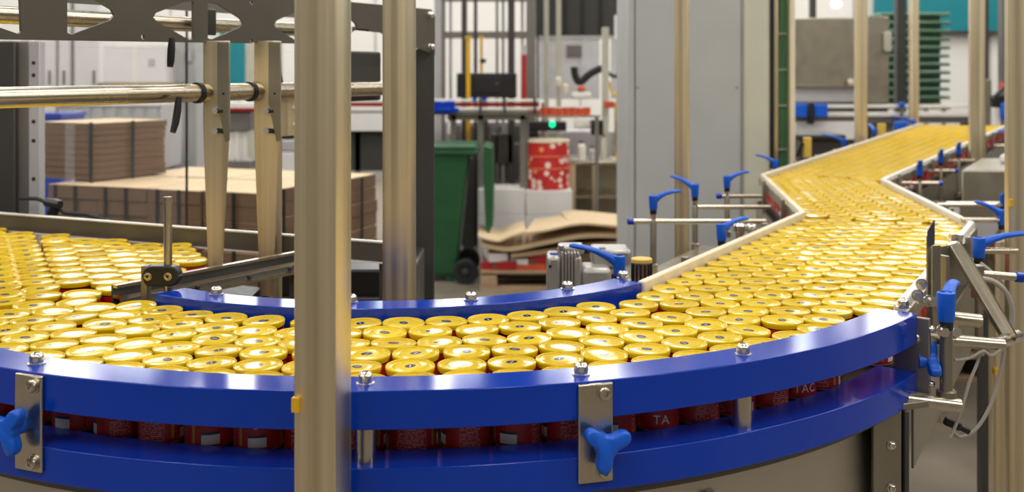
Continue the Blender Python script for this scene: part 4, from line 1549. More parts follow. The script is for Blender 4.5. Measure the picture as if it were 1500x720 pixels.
pbox(MB(), 90, 248, 232, 250, 8.65, .4, True).build('base', 'darkpaint', t)

tp = thing('teal_board', 'small teal wall board seen between the two tapered hangers', 'board', at(342, 100, 15.9))
pbox(MB(), 322, 30, 358, 126, 15.85, .06).build('board', 'teal', tp)
MB().box(at(322, 0, 15.9).x, 15.91, 1.5, at(322, 0, 15.9).x + .05, 15.98, 2.2).build('bracket', 'seam', tp)
t = thing('wall_cabinet', 'tan cabinet in front of the back wall right of the small teal board', 'cabinet', at(380, 200, 12))
pbox(MB(), 362, 55, 404, 180, 12, .4, True).build('carcass', 'cabside', t, bevel=.01)
pbox(MB(), 365, 60, 401, 230, 11.98, .02).build('door', 'cabside', t, bevel=.005)
pbox(MB(), 394, 120, 397, 145, 11.96, .02).build('handle', 'darkpaint', t)
t = thing('dosing_unit', 'grey dosing unit with four white tubes seen between the hangers', 'machine', at(345, 200, 8.2))
pbox(MB(), 322, 163, 366, 192, 8.2, .3).build('housing', 'sidepost', t, bevel=.01)
pbox(MB(), 318, 151, 480, 158, 8.15, .25).build('top_rail', 'white', t)
pbox(MB(), 318, 158, 480, 162, 8.15, .25).build('red_strip', 'red', t)
for x in (329, 340, 350, 359):
    a, b = at(x, 190, 8.25), at(x, 236, 8.25)
    MB().lathe([(.012, b.z), (.022, b.z + .03), (.022, a.z)], (a.x, a.y, 0), 14).build('white_tube', 'white', t)
pbox(MB(), 322, 236, 366, 240, 8.2, .3, True).build('base', 'sidepost', t)
for x0, lab in ((404, 'white carton stack right of the second hanger'),):
    t = thing('carton', lab, 'carton', at(420, 240, 7.5))
    pbox(MB(), 404, 222, 446, 262, 7.5, .4, True).build('box', 'carton', t, bevel=.01)
    pbox(MB(), 406, 205, 444, 221, 7.5, .35).build('lid_box', 'lilac', t, bevel=.008)
    pbox(MB(), 408, 192, 430, 205, 7.55, .2).build('dark_box', 'black', t, bevel=.008)

# ================================================================== BACKGROUND, MIDDLE: far conveyor and filling machine
t = thing('far_conveyor', 'far straight conveyor with white rails and dark red strip behind the green bin', 'conveyor', at(640, 170, 9.0))
pbox(MB(), 470, 145, 790, 149, 9.0, .04).build('upper_rail', 'white', t, bevel=.004)
pbox(MB(), 470, 157, 790, 161, 9.0, .04).build('lower_rail', 'white', t, bevel=.004)
pbox(MB(), 470, 150, 790, 156, 9.05, .02).build('red_strip', 'red', t)
pbox(MB(), 470, 163, 790, 168, 9.02, .5).build('bed', 'sidepost', t)
pbox(MB(), 470, 166, 580, 192, 9.0, .02).build('white_fascia', 'carton', t, bevel=.004)
pbox(MB(), 470, 192, 590, 250, 9.1, .4).build('dark_skirt', 'darkpaint', t)
for px in (520, 660, 700, 762):
    pbox(MB(), px, 168, px + 8, 260, 9.1, .05, True).build('leg', 'sidepost', t)
pbox(MB(), 655, 168, 770, 176, 9.1, .4).build('drip_tray', 'plate', t, bevel=.004)
pbox(MB(), 634, 148, 666, 166, 8.94, .05).build('blue_clamp', 'blue', t, bevel=.01)
pbox(MB(), 638, 158, 672, 164, 8.93, .03).build('blue_bar', 'blue', t, bevel=.006)
for px in (692, 707):
    pbox(MB(), px, 142, px + 5, 148, 8.98, .03).build('blue_stud', 'blue', t)
for px in (702, 738, 782):
    pbox(MB(), px, 143, px + 3, 166, 8.97, .03).build('rail_holder', 'black', t)

t = thing('machine_cage', 'tall grey steel machine cage behind the far conveyor', 'machine frame', at(715, 200, 10.0))
for x0, x1, mt in ((636, 645, 'lilac'), (646, 652, 'sidepost'), (676, 684, 'darkpaint'), (694, 699, 'darkpaint'), (726, 730, 'sidepost'), (744, 754, 'darkpaint'), (771, 785, 'sidepost')):
    pbox(MB(), x0, -120, x1, 200, 10.0, .06, True).build('upright', mt, t, bevel=.004)
for y0, y1 in ((-6, 2), (46, 56), (-70, -62)):
    pbox(MB(), 652, y0, 785, y1, 10.01, .05).build('beam', 'sidepost', t, bevel=.004)
for x in (660, 737, 765):
    a = at(x, -100, 10.05)
    MB().tube((a.x, 10.05, 0), (a.x, 10.05, a.z), .014, 10).build('thin_rod', 'lilac', t)
pbox(MB(), 655, 182, 668, 197, 9.9, .1).build('valve_block', 'white', t, bevel=.01)
pbox(MB(), 646, 178, 772, 300, 10.35, .2).build('rear_cover', 'lilac', t, bevel=.01)
for i in range(5):
    pbox(MB(), 660 + i * 22, 184, 674 + i * 22, 206, 10.33, .02).build('cover_panel', 'sidepost', t, bevel=.006)
pbox(MB(), 664, 210, 760, 262, 10.1, .2).build('lower_cover', 'sidepost', t, bevel=.01)
pbox(MB(), 720, 196, 752, 240, 10.0, .1).build('dark_cover', 'darkpaint', t, bevel=.01)
t = thing('control_box', 'black control box inside the grey machine cage', 'control box', at(712, 142, 9.8))
pbox(MB(), 669, 107, 757, 143, 9.8, .12).build('housing', 'black', t, bevel=.01)
pbox(MB(), 690, 112, 735, 136, 9.79, .01).build('screen', 'black', t, bevel=.004)
p = at(728, 122, 9.785)
MB().tube(p, p + Vector((0, -.01, 0)), .008, 10).build('button', 'sidepost', t)
pbox(MB(), 705, 143, 715, 200, 9.85, .06, True).build('stand', 'darkpaint', t)
for px, y0, y1, w, lab in ((686, 56, 215, 6, 'thick yellow post in front of the black control box'), (705, 56, 108, 4, 'thin yellow post above the black control box')):
    Yy = 9.7 if px == 686 else 9.95
    t = thing('yellow_post', lab, 'post', at(px, y1, Yy))
    a, b = at(px - w / 2, 0, Yy), at(px + w / 2, y0, Yy)
    zy = at(0, 232, Yy).z
    MB().box(a.x, Yy, zy, b.x, Yy + .04, b.z).build('tube', 'yellow', t, bevel=.004)
    MB().box(a.x - .01, Yy - .01, b.z, b.x + .01, Yy + .05, b.z + .02).build('cap', 'yellow', t)
    MB().box(a.x - .03, Yy - .02, 0, b.x + .03, Yy + .06, zy).build('pedestal', 'darkpaint', t)
    if px == 705:
        pbox(MB(), 703, 86, 712, 92, Yy - .03, .03).build('knob', 'black', t, bevel=.006)
t = thing('red_post', 'dark red post standing between cage and filling machine', 'post', at(768, 215, 9.5))
a, b = at(764, 0, 9.5), at(771, 80, 9.5)
MB().box(a.x, 9.5, 0, b.x, 9.55, b.z).build('tube', 'red', t, bevel=.004)
MB().box(a.x - .02, 9.48, 0, b.x + .02, 9.57, .02).build('foot', 'red', t)
pbox(MB(), 763, 66, 772, 80, 9.5, .05).build('head', 'lilac', t)

fm = thing('filling_machine', 'grey filling machine with translucent guard and dark hood left of the tall cabinet', 'machine', at(850, 240, 10.5))
pbox(MB(), 782, -120, 930, 52, 11.0, .6).build('hood', 'darkpaint', fm, bevel=.01)
for px in (800, 826, 852, 878, 904):
    pbox(MB(), px, -60, px + 5, 50, 10.97, .03).build('hood_rib', 'black', fm)
pbox(MB(), 787, 56, 878, 145, 10.6, .02).build('guard', 'haze', fm)
pbox(MB(), 895, 56, 925, 145, 10.6, .02).build('guard', 'haze', fm)
pbox(MB(), 830, 66, 852, 84, 10.57, .03).build('plate', 'sidepost', fm, bevel=.004)
pbox(MB(), 785, 52, 925, 57, 10.58, .05).build('guard_rail', 'lilac', fm)
for x0, x1, y0, mt in ((797, 804, -120, 'cabside'), (815, 822, -120, 'cabside'), (882, 892, 40, 'cabside'), (786, 789, 20, 'black')):
    a, b = at(x0, 0, 10.2), at(x1, y0, 10.2)
    MB().box(a.x, 10.2, 0, b.x, 10.26, b.z).build('upright', mt, fm, bevel=.004)
# arm with black hose
MB().sweep(smooth_path([at(x, y, 10.3) for x, y in ((841, 98), (843, 112), (850, 120), (862, 110), (872, 104), (882, 100))], 5), .035, 10, up=(0, 1, 0)).build('black_arm', 'black', fm)
MB().sweep(smooth_path([at(x, y, 10.35) for x, y in ((884, 100), (900, 112), (915, 104), (922, 120))], 5), .018, 8, up=(0, 1, 0)).build('hose', 'black', fm)
pbox(MB(), 838, 135, 866, 145, 10.0, .1).build('white_valve', 'white', fm, bevel=.02)
pbox(MB(), 841, 172, 868, 188, 10.0, .1).build('white_valve', 'white', fm, bevel=.02)
pbox(MB(), 846, 126, 858, 134, 10.0, .08).build('red_valve_cap', 'orange', fm, bevel=.02)
for px, py in ((818, 118), (828, 128)):
    p = at(px, py, 10.1)
    MB().lathe([(.02, -.05), (.028, -.02), (.028, .02), (.015, .035)], p, 12).build('float_ball', 'cream', fm)
pbox(MB(), 772, 178, 830, 192, 9.9, .12).build('sensor_box', 'black', fm, bevel=.01)
p = at(809, 182, 9.89)
MB().lathe([(.020, -.012), (.028, 0), (.020, .012)], p, 14, axis_frame((0, -1, 0))).build('green_indicator', 'led', fm)
pbox(MB(), 775, 192, 788, 200, 9.9, .1).build('sensor_foot', 'black', fm, bevel=.01)
pbox(MB(), 866, 176, 884, 198, 9.9, .12).build('black_drive', 'black', fm, bevel=.01)
pbox(MB(), 770, 192, 925, 240, 10.4, .3).build('lower_housing', 'lilac', fm, bevel=.01)
pbox(MB(), 785, 240, 925, 244, 10.4, .3, True).build('base', 'sidepost', fm)
for x in (793, 900):
    pbox(MB(), x, 150, x + 4, 240, 10.15, .03).build('thin_rod', 'steel_h', fm)
pbox(MB(), 885, 148, 900, 158, 10.1, .03).build('red_part', 'orange', fm, bevel=.01)
MB().sweep(smooth_path([at(x, y, 10.0) for x, y in ((893, 120), (898, 140), (906, 134), (903, 160), (908, 200))], 5), .012, 8, up=(0, 1, 0)).build('yellow_cable', 'yellowcap', fm)
for i in range(9):
    px = 777 + i * 10.4
    tt = thing('far_can', 'orange red cup, %s from the left in the row above the patterned roll' % ORD[i], 'can', at(px, 169, 9.15), 'orange red cups on the far conveyor')
    a, b = at(px - 5, 169, 9.15), at(px + 5, 157, 9.15)
    MB().lathe([(.026, a.z), (.029, a.z + .01), (.029, b.z - .006)], (at(px, 0, 9.15).x, 9.15, 0), 14).build('cup', 'orange', tt)
    MB().lathe([(.030, b.z - .006), (.030, b.z)], (at(px, 0, 9.15).x, 9.15, 0), 14).build('rim', 'cream' if i % 3 == 1 else 'orange', tt)
t = thing('cup_shelf', 'narrow steel shelf carrying the orange red cups', 'shelf', at(820, 171, 9.1))
pbox(MB(), 768, 169, 880, 172, 9.1, .1).build('board', 'steel_h', t)
for px in (770, 872):
    pbox(MB(), px, 172, px + 5, 200, 9.12, .05, True).build('leg', 'sidepost', t)
t = thing('warning_sign', 'white sign with a red square hanging at the left edge of the tall cabinet', 'sign', at(908, 40, 9.6))
pbox(MB(), 900, 22, 928, 58, 9.6, .02).build('board', 'carton', t)
pbox(MB(), 917, 29, 926, 43, 9.59, .01).build('red_square', 'red', t)
pbox(MB(), 905, -120, 908, 22, 9.6, .02).build('hanger', 'seam', t)

# steel table behind the cartons
t = thing('steel_table', 'steel work table with open shelf behind the patterned red roll', 'table', at(880, 240, 9.6))
pbox(MB(), 830, 236, 930, 241, 9.4, .7).build('table_top', 'steel_h', t, bevel=.005)
pbox(MB(), 830, 286, 930, 290, 9.45, .6).build('shelf', 'steel_h', t)
pbox(MB(), 832, 241, 930, 330, 10.0, .02, True).build('back_panel', 'plate', t)
for px in (834, 868, 918):
    pbox(MB(), px, 241, px + 9, 300, 9.42, .05, True).build('leg', 'steel', t)
for x0, x1, y0, mt, lab in ((846, 858, 205, 'white', 'white squat jar on the steel table'), (862, 874, 212, 'lilac', 'grey squat jar on the steel table'), (880, 888, 196, 'cabside', 'tall tan bottle on the steel table'), (896, 903, 224, 'white', 'white cup on the steel table')):
    p = at((x0 + x1) / 2, 236, 9.6)
    b = at(x1, y0, 9.6)
    r = (x1 - x0) / 2 * 9.6 / FPX
    tt = thing('bottle', lab, 'bottle', (p.x, 9.6, at(0, 236, 9.4).z))
    z0 = at(0, 236, 9.4).z
    MB().lathe([(r, z0), (r, b.z - .05), (r * .6, b.z - .03)], (p.x, 9.6, 0), 14).build('body', mt, tt)
    MB().lathe([(r * .62, b.z - .03), (r * .62, b.z)], (p.x, 9.6, 0), 14).build('cap', 'sidepost', tt)
for px, lab in ((907, 'yellow and black tape roll on the steel table, nearer the jars'), (918, 'yellow and black tape roll on the steel table, touching the tall cabinet')):
    p = at(px, 236, 9.5)
    z0 = at(0, 236, 9.4).z
    tt = thing('tape_roll', lab, 'tape', (p.x, 9.5, z0))
    MB().lathe([(.034, -.025), (.036, 0), (.034, .025)], (p.x, 9.5, z0 + .037), 16, axis_frame((0, -1, 0))).build('roll', 'yellow', tt)
    MB().lathe([(.017, -.027), (.017, .027)], (p.x, 9.5, z0 + .037), 12, axis_frame((0, -1, 0))).build('core', 'black', tt)

# green wheelie bin
wb_ = thing('wheelie_bin', 'dark green wheelie bin with its lid hanging open at the right', 'bin', (-.56, 8.5, 0))
Yb = 8.2
g = []
for z, x0, x1, y0, y1 in ((.05, -.74, -.42, Yb + .06, Yb + .48), (.98, -.84, -.325, Yb, Yb + .56)):
    g += [(x0, y0, z), (x1, y0, z), (x1, y1, z), (x0, y1, z)]
MB().add(g, [(3, 2, 1, 0), (0, 1, 5, 4), (1, 2, 6, 5), (2, 3, 7, 6), (3, 0, 4, 7)]).build('body', 'green', wb_, bevel=.02, seg=3)
MB().box(-.86, Yb - .025, .965, -.255, Yb + .585, 1.005).build('rim', 'green', wb_, bevel=.012)
MB().box(-.84, Yb - .03, 1.005, -.27, Yb + .59, 1.035).build('rim_collar', 'green', wb_, bevel=.01)
ls = [at(708, 213, 8.2), at(721, 216, 8.2), at(723, 270, 8.2), at(722, 330, 8.2), at(714, 346, 8.2), at(711, 330, 8.2), at(708, 260, 8.2)]
MB().prism([(p.x, p.z) for p in ls], -.56, 0, FRONT, (0, 8.2, 0)).build('lid', 'green', wb_, bevel=.008)
MB().tube((-.27, Yb + .02, 1.0), (-.27, Yb + .54, 1.0), .016, 12).build('handle_bar', 'green', wb_)
p = at(682, 397, 8.2)
for yy in (Yb - .01, Yb + .50):
    w = MB().lathe([(.060, -.024), (.086, -.024), (.094, -.014), (.094, .014), (.086, .024), (.060, .024), (.055, .012)], (p.x, yy, .094), 28, axis_frame((0, -1, 0))).build('wheel', 'rubber', wb_)
    MB().lathe([(.022, -.02), (.022, .029), (.012, .033)], (p.x, yy, .094), 14, axis_frame((0, -1, 0))).build('hub', 'darkpaint', w)
MB().tube((p.x, Yb, .094), (p.x, Yb + .5, .094), .012, 10).build('axle', 'sidepost', wb_)
for i in range(2):
    MB().box(-.72 + i * .22, Yb + .08, 0, -.66 + i * .22, Yb + .12, .06).build('foot', 'green', wb_)

# white cartons with the patterned roll
Yk = 9.0
for x0, x1, y0, y1, lab in ((700, 769, 315, 365, 'white carton under the left white carton, behind the cardboard sheets'), (770, 840, 315, 365, 'white carton at the bottom under the patterned red roll'), (700, 769, 277, 315, 'upper left white carton beside the green bin'), (770, 838, 279, 315, 'white carton carrying the patterned red roll')):
    t = thing('carton', lab, 'carton', at((x0 + x1) / 2, y1, Yk + .2))
    pbox(MB(), x0, y0, x1, y1, Yk, .40, y1 == 365).build('box', 'carton', t, bevel=.006)
    a, b = at(x0, y0, Yk), at(x1, y0, Yk)
    MB().box(a.x, Yk + .19, a.z, b.x, Yk + .21, a.z + .002).build('tape', 'cream', t)
pr_ = at(802, 284, 9.2)
z0 = at(0, 279, Yk).z + .002
t = thing('printed_roll', 'tall red roll with pale flower print and cream top on the white carton', 'roll', (pr_.x, 9.2, z0))
h = (1.6 - (207 - 103) / 1600 * 9.2) - z0
rr_ = 32 / 1600 * 9.2
MB().lathe([(rr_, z0), (rr_, z0 + h)], (pr_.x, 9.2, 0), 32).build('printed_wrap', 'floral', t)
MB().lathe([(rr_ * 1.02, z0 + h), (rr_ * 1.02, z0 + h + .018), (rr_ * .6, z0 + h + .02)], (pr_.x, 9.2, 0), 32).build('cream_top', 'cream', t)
for f_ in (.42, .68):
    MB().lathe([(rr_ * 1.005, z0 + h * f_), (rr_ * 1.03, z0 + h * f_ + .008), (rr_ * 1.005, z0 + h * f_ + .016)], (pr_.x, 9.2, 0), 32).build('band', 'orange', t)

# pallet with red scraps and cardboard sheets
cp = thing('pallet', 'low wooden pallet under red scraps and loose cardboard sheets', 'pallet', (.33, 8.3, 0))
pallet(cp, (.33, 8.36, 0), 1.12, .8, 0)


def sheet(pts, th, y0, y1, label, mat='cardtop', rz=0.0):
    """A bent cardboard sheet: side outline in the picture plane, running back from y0 to y1."""
    w = smooth_path([at(x, y, y0) for x, y in pts], 5)
    n = len(w)
    v, f = [], []
    for yy in (y0, y1):
        for p in w:
            v += [(p.x + (yy - y0) * rz, yy, p.z - th), (p.x + (yy - y0) * rz, yy, p.z)]
    for i in range(n - 1):
        a, b = 2 * i, 2 * i + 2
        c, d = a + 2 * n, b + 2 * n
        f += [(a, b, b + 1, a + 1), (c, c + 1, d + 1, d), (a + 1, b + 1, d + 1, c + 1), (a, c, d, b)]
    f += [(0, 1, 2 * n + 1, 2 * n), (2 * n - 2, 4 * n - 2, 4 * n - 1, 2 * n - 1)]
    o = MB().add(v, f).build('cardboard_sheet', mat, None, ((w[0].x + w[-1].x) / 2, (y0 + y1) / 2, min(p.z for p in w) - th))
    return tag(o, label, 'cardboard', None)


sheet([(722, 383), (800, 378), (870, 370), (926, 366)], .10, 8.0, 8.6, 'brown cardboard pile lowest of the sheets on the red scraps', 'cardedge')
sheet([(705, 355), (745, 362), (800, 352), (860, 342), (930, 344)], .03, 7.96, 8.7, 'long curved cardboard sheet under the two upper sheets', 'cardtop')
sheet([(748, 372), (800, 366), (860, 358), (930, 352)], .028, 7.97, 8.6, 'dark cardboard sheet in the middle of the sheet pile', 'card')
sheet([(700, 345), (728, 352), (748, 345), (770, 338)], .012, 7.92, 8.5, 'small tilted cardboard flap at the left of the sheet pile, by the bin wheel')
sheet([(769, 340), (800, 336), (836, 328), (848, 327)], .014, 7.9, 8.62, 'upper left cardboard sheet of the sheet pile', 'cardtop', .12)
sheet([(836, 329), (860, 326), (925, 332)], .016, 7.91, 8.62, 'upper right cardboard sheet of the sheet pile touching the tall cabinet', 'cardtop', -.05)
for x0, x1, y0, y1, mt, lab in ((708, 760, 384, 396, 'red', 'flat red scrap at the left end of the pallet'), (748, 800, 388, 398, 'orange', 'orange red scrap in the middle of the pallet'), (752, 778, 380, 388, 'carton', 'white scrap lying on the red scraps'), (775, 815, 372, 388, 'red', 'red scrap under the cardboard sheets at right'), (712, 740, 372, 384, 'carton', 'pale scrap leaning on the left end of the pallet')):
    t = thing('scrap', lab, 'scrap', at((x0 + x1) / 2, y1, 7.98))
    a, b = at(x0, y1, 7.98), at(x1, y0, 7.98)
    c = (a + b) / 2
    MB().obox((c.x, 8.12, c.z), (b.x - a.x, .25, max(.02, b.z - a.z)), R.uniform(-.2, .2), 0, R.uniform(-.08, .08)).build('sheet', mt, t, bevel=.004)
    MB().obox((c.x + .02, 8.14, c.z + (b.z - a.z) / 2 + .004), ((b.x - a.x) * .7, .2, .008), R.uniform(-.4, .4)).build('flap', 'carton' if mt == 'red' else 'red', t)

# ================================================================== TALL CABINET
Yq = 5.25
tc_ = thing('tall_cabinet', 'tall pale grey steel cabinet with one door in the middle of the hall', 'cabinet', (at(1025, 0, Yq).x, Yq + .3, 0))
a, b = at(921, 0, Yq), at(1129, 0, Yq)
d0, d1 = at(931, 0, Yq), at(1084, 0, Yq)
MB().box(a.x, Yq + .02, .1, d1.x + .012, Yq + .6, 2.4).build('carcass', 'cab', tc_, bevel=.004)
MB().box(a.x, Yq, .1, d0.x - .006, Yq + .02, 2.4).build('side_strip', 'cab', tc_, bevel=.002)
MB().box(d0.x, Yq - .002, .12, d1.x, Yq + .018, 2.38).build('door', 'cab', tc_, bevel=.003)
MB().box(d1.x + .012, Yq + .004, .1, b.x, Yq + .58, 2.4).build('side_column', 'cabside', tc_, bevel=.03, seg=4)
MB().box(a.x + .01, Yq + .03, 0, b.x - .01, Yq + .57, .1).build('plinth', 'darkpaint', tc_)
for px in (934, 1079):
    for py in (128, 400):
        p = at(px, py, Yq - .002)
        MB().tube(p, p + Vector((0, -.003, 0)), .005, 10).build('door_screw', 'sidepost', tc_)
gc = thing('cable_column', 'open steel column with green cables right of the tall cabinet', 'column', (at(1146, 0, 5.45).x, 5.5, 0))
for x0, x1, mt, y in ((1129, 1134, 'black', 5.45), (1134, 1140, 'steel', 5.44), (1157, 1165, 'cream', 5.44)):  # black strip is the shaded gap beside the cabinet, made as solid colour
    a, b = at(x0, 0, y), at(x1, 0, y)
    MB().box(a.x, y, 0, b.x, y + .08, 2.4).build('edge_or_gap_strip', mt, gc, bevel=.003)
a, b = at(1134, 0, 5.52), at(1160, 0, 5.52)
MB().box(a.x, 5.52, 0, b.x, 5.53, 2.4).build('back_plate', 'sidepost', gc)
for i, (px, mt, r) in enumerate(((1143, 'cable_green', .008), (1147.5, 'cable_green', .010), (1152, 'cable_green', .008), (1155.5, 'yellow', .004))):
    pts = [Vector((at(px, 0, 5.49).x + .003 * math.sin(k * 1.3 + i), 5.49 + .004 * math.cos(k + i), .3 + k * .15)) for k in range(15)]
    MB().sweep(pts, r, 8, up=(0, 1, 0)).build('cable', mt, gc)
for z in (.8, 1.2, 1.42, 1.6, 1.78, 2.0):
    MB().box(a.x, 5.475, z, b.x, 5.482, z + .008).build('cable_band', 'cable', gc)

# ================================================================== BACKGROUND, RIGHT
t = thing('steel_cabinet', 'brown-grey brushed steel box on a table left of the green trays', 'cabinet', at(1235, 150, 10.2))
pbox(MB(), 1160, 26, 1302, 124, 10.2, .8).build('housing', 'plate', t, bevel=.015, seg=3)
pbox(MB(), 1270, 24, 1303, 152, 10.15, .03).build('end_panel', 'plate', t, bevel=.01)
pbox(MB(), 1160, 124, 1270, 127, 10.18, .5).build('edge_strip', 'bright', t)
pbox(MB(), 1160, 127, 1270, 150, 10.25, .7).build('lower_panel', 'lilac', t, bevel=.01)
pbox(MB(), 1296, 46, 1307, 76, 10.1, .05).build('handle', 'cabside', t, bevel=.015)
pbox(MB(), 1165, 150, 1300, 152, 10.3, .6, True).build('base', 'darkpaint', t)
p = at(1246, 120, 10.15)
MB().lathe([(.02, -.03), (.032, 0), (.02, .03)], p, 14).build('knob', 'cream', t)

Yt = 11.6
zt0, zt1 = at(0, 152, Yt).z, at(0, 18, Yt).z
a, b = at(1292, 0, Yt), at(1393, 0, Yt)
t = thing('tray_trolley', 'low steel trolley under the stack of green trays', 'trolley', ((a.x + b.x) / 2, Yt + .3, 0))
MB().box(a.x, Yt, zt0 - .06, b.x, Yt + .6, zt0 - .003).build('deck', 'steel_h', t, bevel=.006)
for x in (a.x + .04, b.x - .08):
    for y in (Yt + .03, Yt + .53):
        MB().box(x, y, .1, x + .04, y + .04, zt0 - .06).build('leg', 'steel', t)
        MB().lathe([(.05, -.015), (.05, .015)], (x + .02, y + .02, .05), 14, axis_frame((1, 0, 0))).build('wheel', 'rubber', t)
nt_ = 11
th_ = (zt1 - zt0) / nt_
order = ['lowest', 'second from the bottom', 'third from the bottom', 'fourth from the bottom', 'fifth from the bottom', 'middle one', 'fifth from the top', 'fourth from the top', 'third from the top', 'second from the top', 'topmost']
for i in range(nt_):
    z = zt0 + i * th_
    t = thing('tray', 'green plastic tray, %s in the stack before the teal wall' % order[i], 'tray', ((a.x + b.x) / 2, Yt + .3, z), 'stacked green trays')
    dx = R.uniform(-.008, .008)
    MB().box(a.x + .07 + dx, Yt + .09, z, b.x - .07 + dx, Yt + .51, z + th_ * .60).build('body', 'tray', t, bevel=.01)
    MB().box(a.x + dx, Yt, z + th_ * .56, b.x + dx, Yt + .6, z + th_ * .97).build('rim', 'tray', t, bevel=.015)

t = thing('teal_board', 'wide teal wall board high behind the green trays', 'board', at(1375, 40, 15.9))
a, b = at(1281, 45, 15.9), at(1480, 45, 15.9)
MB().box(a.x, 15.88, a.z, b.x, 15.95, 3.6).build('board', 'teal', t)
MB().box(a.x, 15.86, a.z - .05, b.x, 15.95, a.z).build('lower_edge', 'darkpaint', t)
for x in (a.x + .3, b.x - .3):
    MB().box(x, 15.94, 2.5, x + .06, 15.98, 3.0).build('bracket', 'seam', t)
for x0, x1, y1, Y, mt, lab in ((1314, 1328, 152, 11.0, 'darkpaint', 'dark post in front of the green tray stack'), (1436, 1449, 116, 11.0, 'darkpaint', 'dark post right of the teal wall board middle'), (1187, 1196, 26, 13.5, 'darkpaint', 'thin dark post rising behind the brown-grey steel box'), (1467, 1480, 135, 10.0, 'sidepost', 'grey column beside the right edge post'), (1436, 1453, 185, 9.4, 'plate', 'short steel column behind the far belt end')):
    t = thing('upright_post', lab, 'post', at((x0 + x1) / 2, y1, Y))
    a, b = at(x0, 116 if y1 == 185 else -100, Y), at(x1, y1, Y)
    MB().box(a.x, Y, 0, b.x, Y + (b.x - a.x), a.z).build('tube', mt, t, bevel=.006)
    MB().box(a.x - .03, Y - .03, 0, b.x + .03, Y + (b.x - a.x) + .03, .015).build('foot_plate', mt, t)
t = thing('work_light', 'small round white lamp hanging above the brown-grey steel box', 'lamp', at(1225, 5, 12.5))
p = at(1225, 5, 12.5)
MB().lathe([(.02, -.05), (.05, -.03), (.055, 0), (.04, .03), (.01, .04)], p, 18).build('globe', M('lamp_globe', (1, 1, 1), .4, emit=(1, 1, 1, 3.0)), t)
MB().tube(p + Vector((0, 0, .04)), (p.x, p.y, ZC), .006, 8).build('hanging_rod', 'seam', t)

t = thing('far_conveyor', 'far cross conveyor with two white rails and blue clamps behind the belt end', 'conveyor', at(1310, 170, 9.5))
pbox(MB(), 1160, 153, 1425, 158, 9.5, .04).build('upper_rail', 'white', t, bevel=.004)
pbox(MB(), 1160, 164, 1425, 170, 9.5, .04).build('lower_rail', 'white', t, bevel=.004)
pbox(MB(), 1160, 171, 1430, 180, 9.55, .4).build('bed', 'sidepost', t)
pbox(MB(), 1165, 178, 1262, 204, 9.52, .02).build('fascia', 'carton', t, bevel=.004)
for x0, x1 in ((1160, 1184), (1193, 1213)):
    pbox(MB(), x0, 152, x1, 172, 9.42, .07).build('blue_clamp', 'bluelev', t, bevel=.012)
pbox(MB(), 1184, 150, 1193, 182, 9.40, .05).build('clamp_post', 'black', t, bevel=.006)
for px in (1318,):
    pbox(MB(), px, 150, px + 9, 157, 9.44, .05).build('blue_stud', 'bluelev', t, bevel=.008)
    pbox(MB(), px + 2, 157, px + 6, 186, 9.46, .03).build('holder', 'sidepost', t)
pbox(MB(), 1312, 178, 1334, 190, 9.3, .06).build('blue_clamp', 'bluelev', t, bevel=.012)
for px in (1203, 1300, 1410):
    pbox(MB(), px, 180, px + 9, 240, 9.6, .06, True).build('leg', 'sidepost', t)
t = thing('dark_table', 'dark low machine table left of the far belt, by the green cable column', 'table', at(1200, 230, 7.4))
pbox(MB(), 1167, 197, 1240, 204, 7.4, .5).build('table_top', 'darkpaint', t, bevel=.01)
pbox(MB(), 1172, 204, 1236, 260, 7.45, .4, True).build('base', 'darkpaint', t)
t = thing('valve_cluster', 'black valve cluster with orange cap and blue handle by the right edge post', 'valve', at(1468, 175, 8.8))
pbox(MB(), 1458, 138, 1478, 158, 8.8, .12).build('block', 'black', t, bevel=.02)
p = at(1470, 128, 8.82)
MB().lathe([(.03, -.03), (.04, 0), (.03, .04)], p, 14).build('orange_cap', 'orange', t)
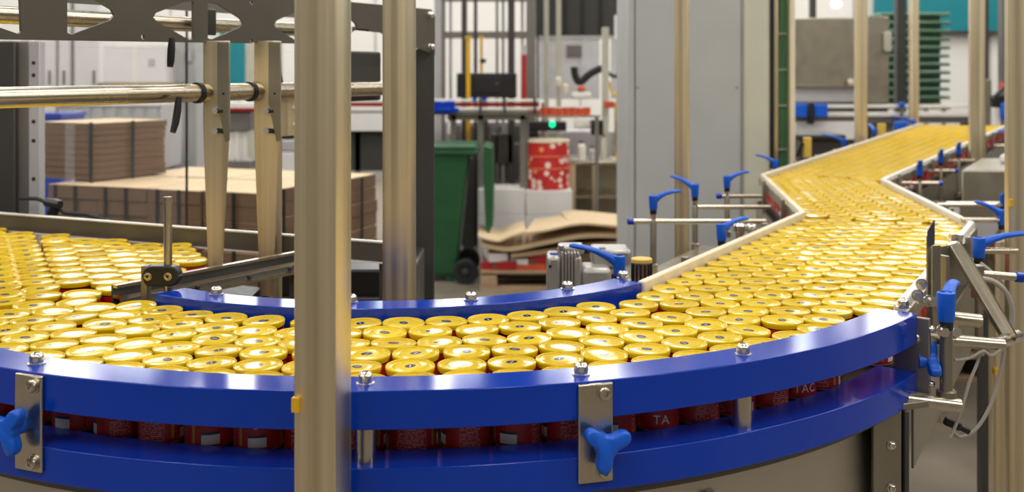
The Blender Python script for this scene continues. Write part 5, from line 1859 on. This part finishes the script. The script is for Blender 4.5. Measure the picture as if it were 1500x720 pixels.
MB().sweep(smooth_path([at(x, y, 8.75) for x, y in ((1474, 126), (1462, 136), (1455, 146), (1460, 156))], 5), .014, 8, up=(0, 1, 0)).build('hose', 'black', t)
pbox(MB(), 1468, 150, 1480, 176, 8.75, .06).build('blue_handle', 'bluelev', t, bevel=.02)
pbox(MB(), 1456, 158, 1466, 182, 8.8, .06, True).build('stand', 'white', t, bevel=.006)

# machine right of the zigzag belt
t = thing('side_machine', 'boxy grey steel machine right of the zigzag belt, white top edge', 'machine', (2.2, 5.0, 0))
PLAN = [(1.83, 4.45), (2.17, 5.05), (2.9, 5.05), (2.9, 4.45)]
MB().prism(PLAN, .62, 1.195).build('housing', 'plate', t, bevel=.008)
MB().prism([(2.12, 4.75), (2.30, 5.05), (2.9, 5.05), (2.9, 4.75)], 1.196, 1.232).build('white_top', 'carton', t, bevel=.008)
MB().prism([(1.90, 4.43), (2.2, 5.0), (2.92, 5.0), (2.92, 4.43)], .56, .62).build('bed_edge', 'darkpaint', t)
for x, y in ((2.05, 4.55), (2.75, 4.55), (2.4, 4.95), (2.8, 4.95)):
    MB().box(x, y, 0, x + .06, y + .06, .56).build('leg', 'steel', t)
t = thing('side_tray', 'pale grey tray behind the big blue lever at right', 'tray', at(1450, 345, 3.3))
MB().prism([(0, 0), (.075, 0), (.105, .055), (.018, .055)], -.004, .004, FRONT, at(1418, 348, 3.3)).build('tray', 'lilac', t, bevel=.002)
a = at(1440, 348, 3.32)
MB().box(a.x - .01, 3.31, 0, a.x + .02, 3.34, a.z + .005).build('tray_stand', 'darkpaint', t)
t = thing('pallet', 'wooden pallet on the floor below the grey machine at right', 'pallet', (2.05, 6.0, 0))
pallet(t, (2.15, 5.95, 0), .9, .7, 0)
t = thing('carton', 'pale carton standing on the wooden pallet at right', 'carton', (2.1, 5.95, .14))
MB().box(1.95, 5.75, .141, 2.45, 6.2, .42).build('box', 'cardtop', t, bevel=.008)
MB().box(2.18, 5.748, .141, 2.22, 6.2, .421).build('tape', 'cream', t)
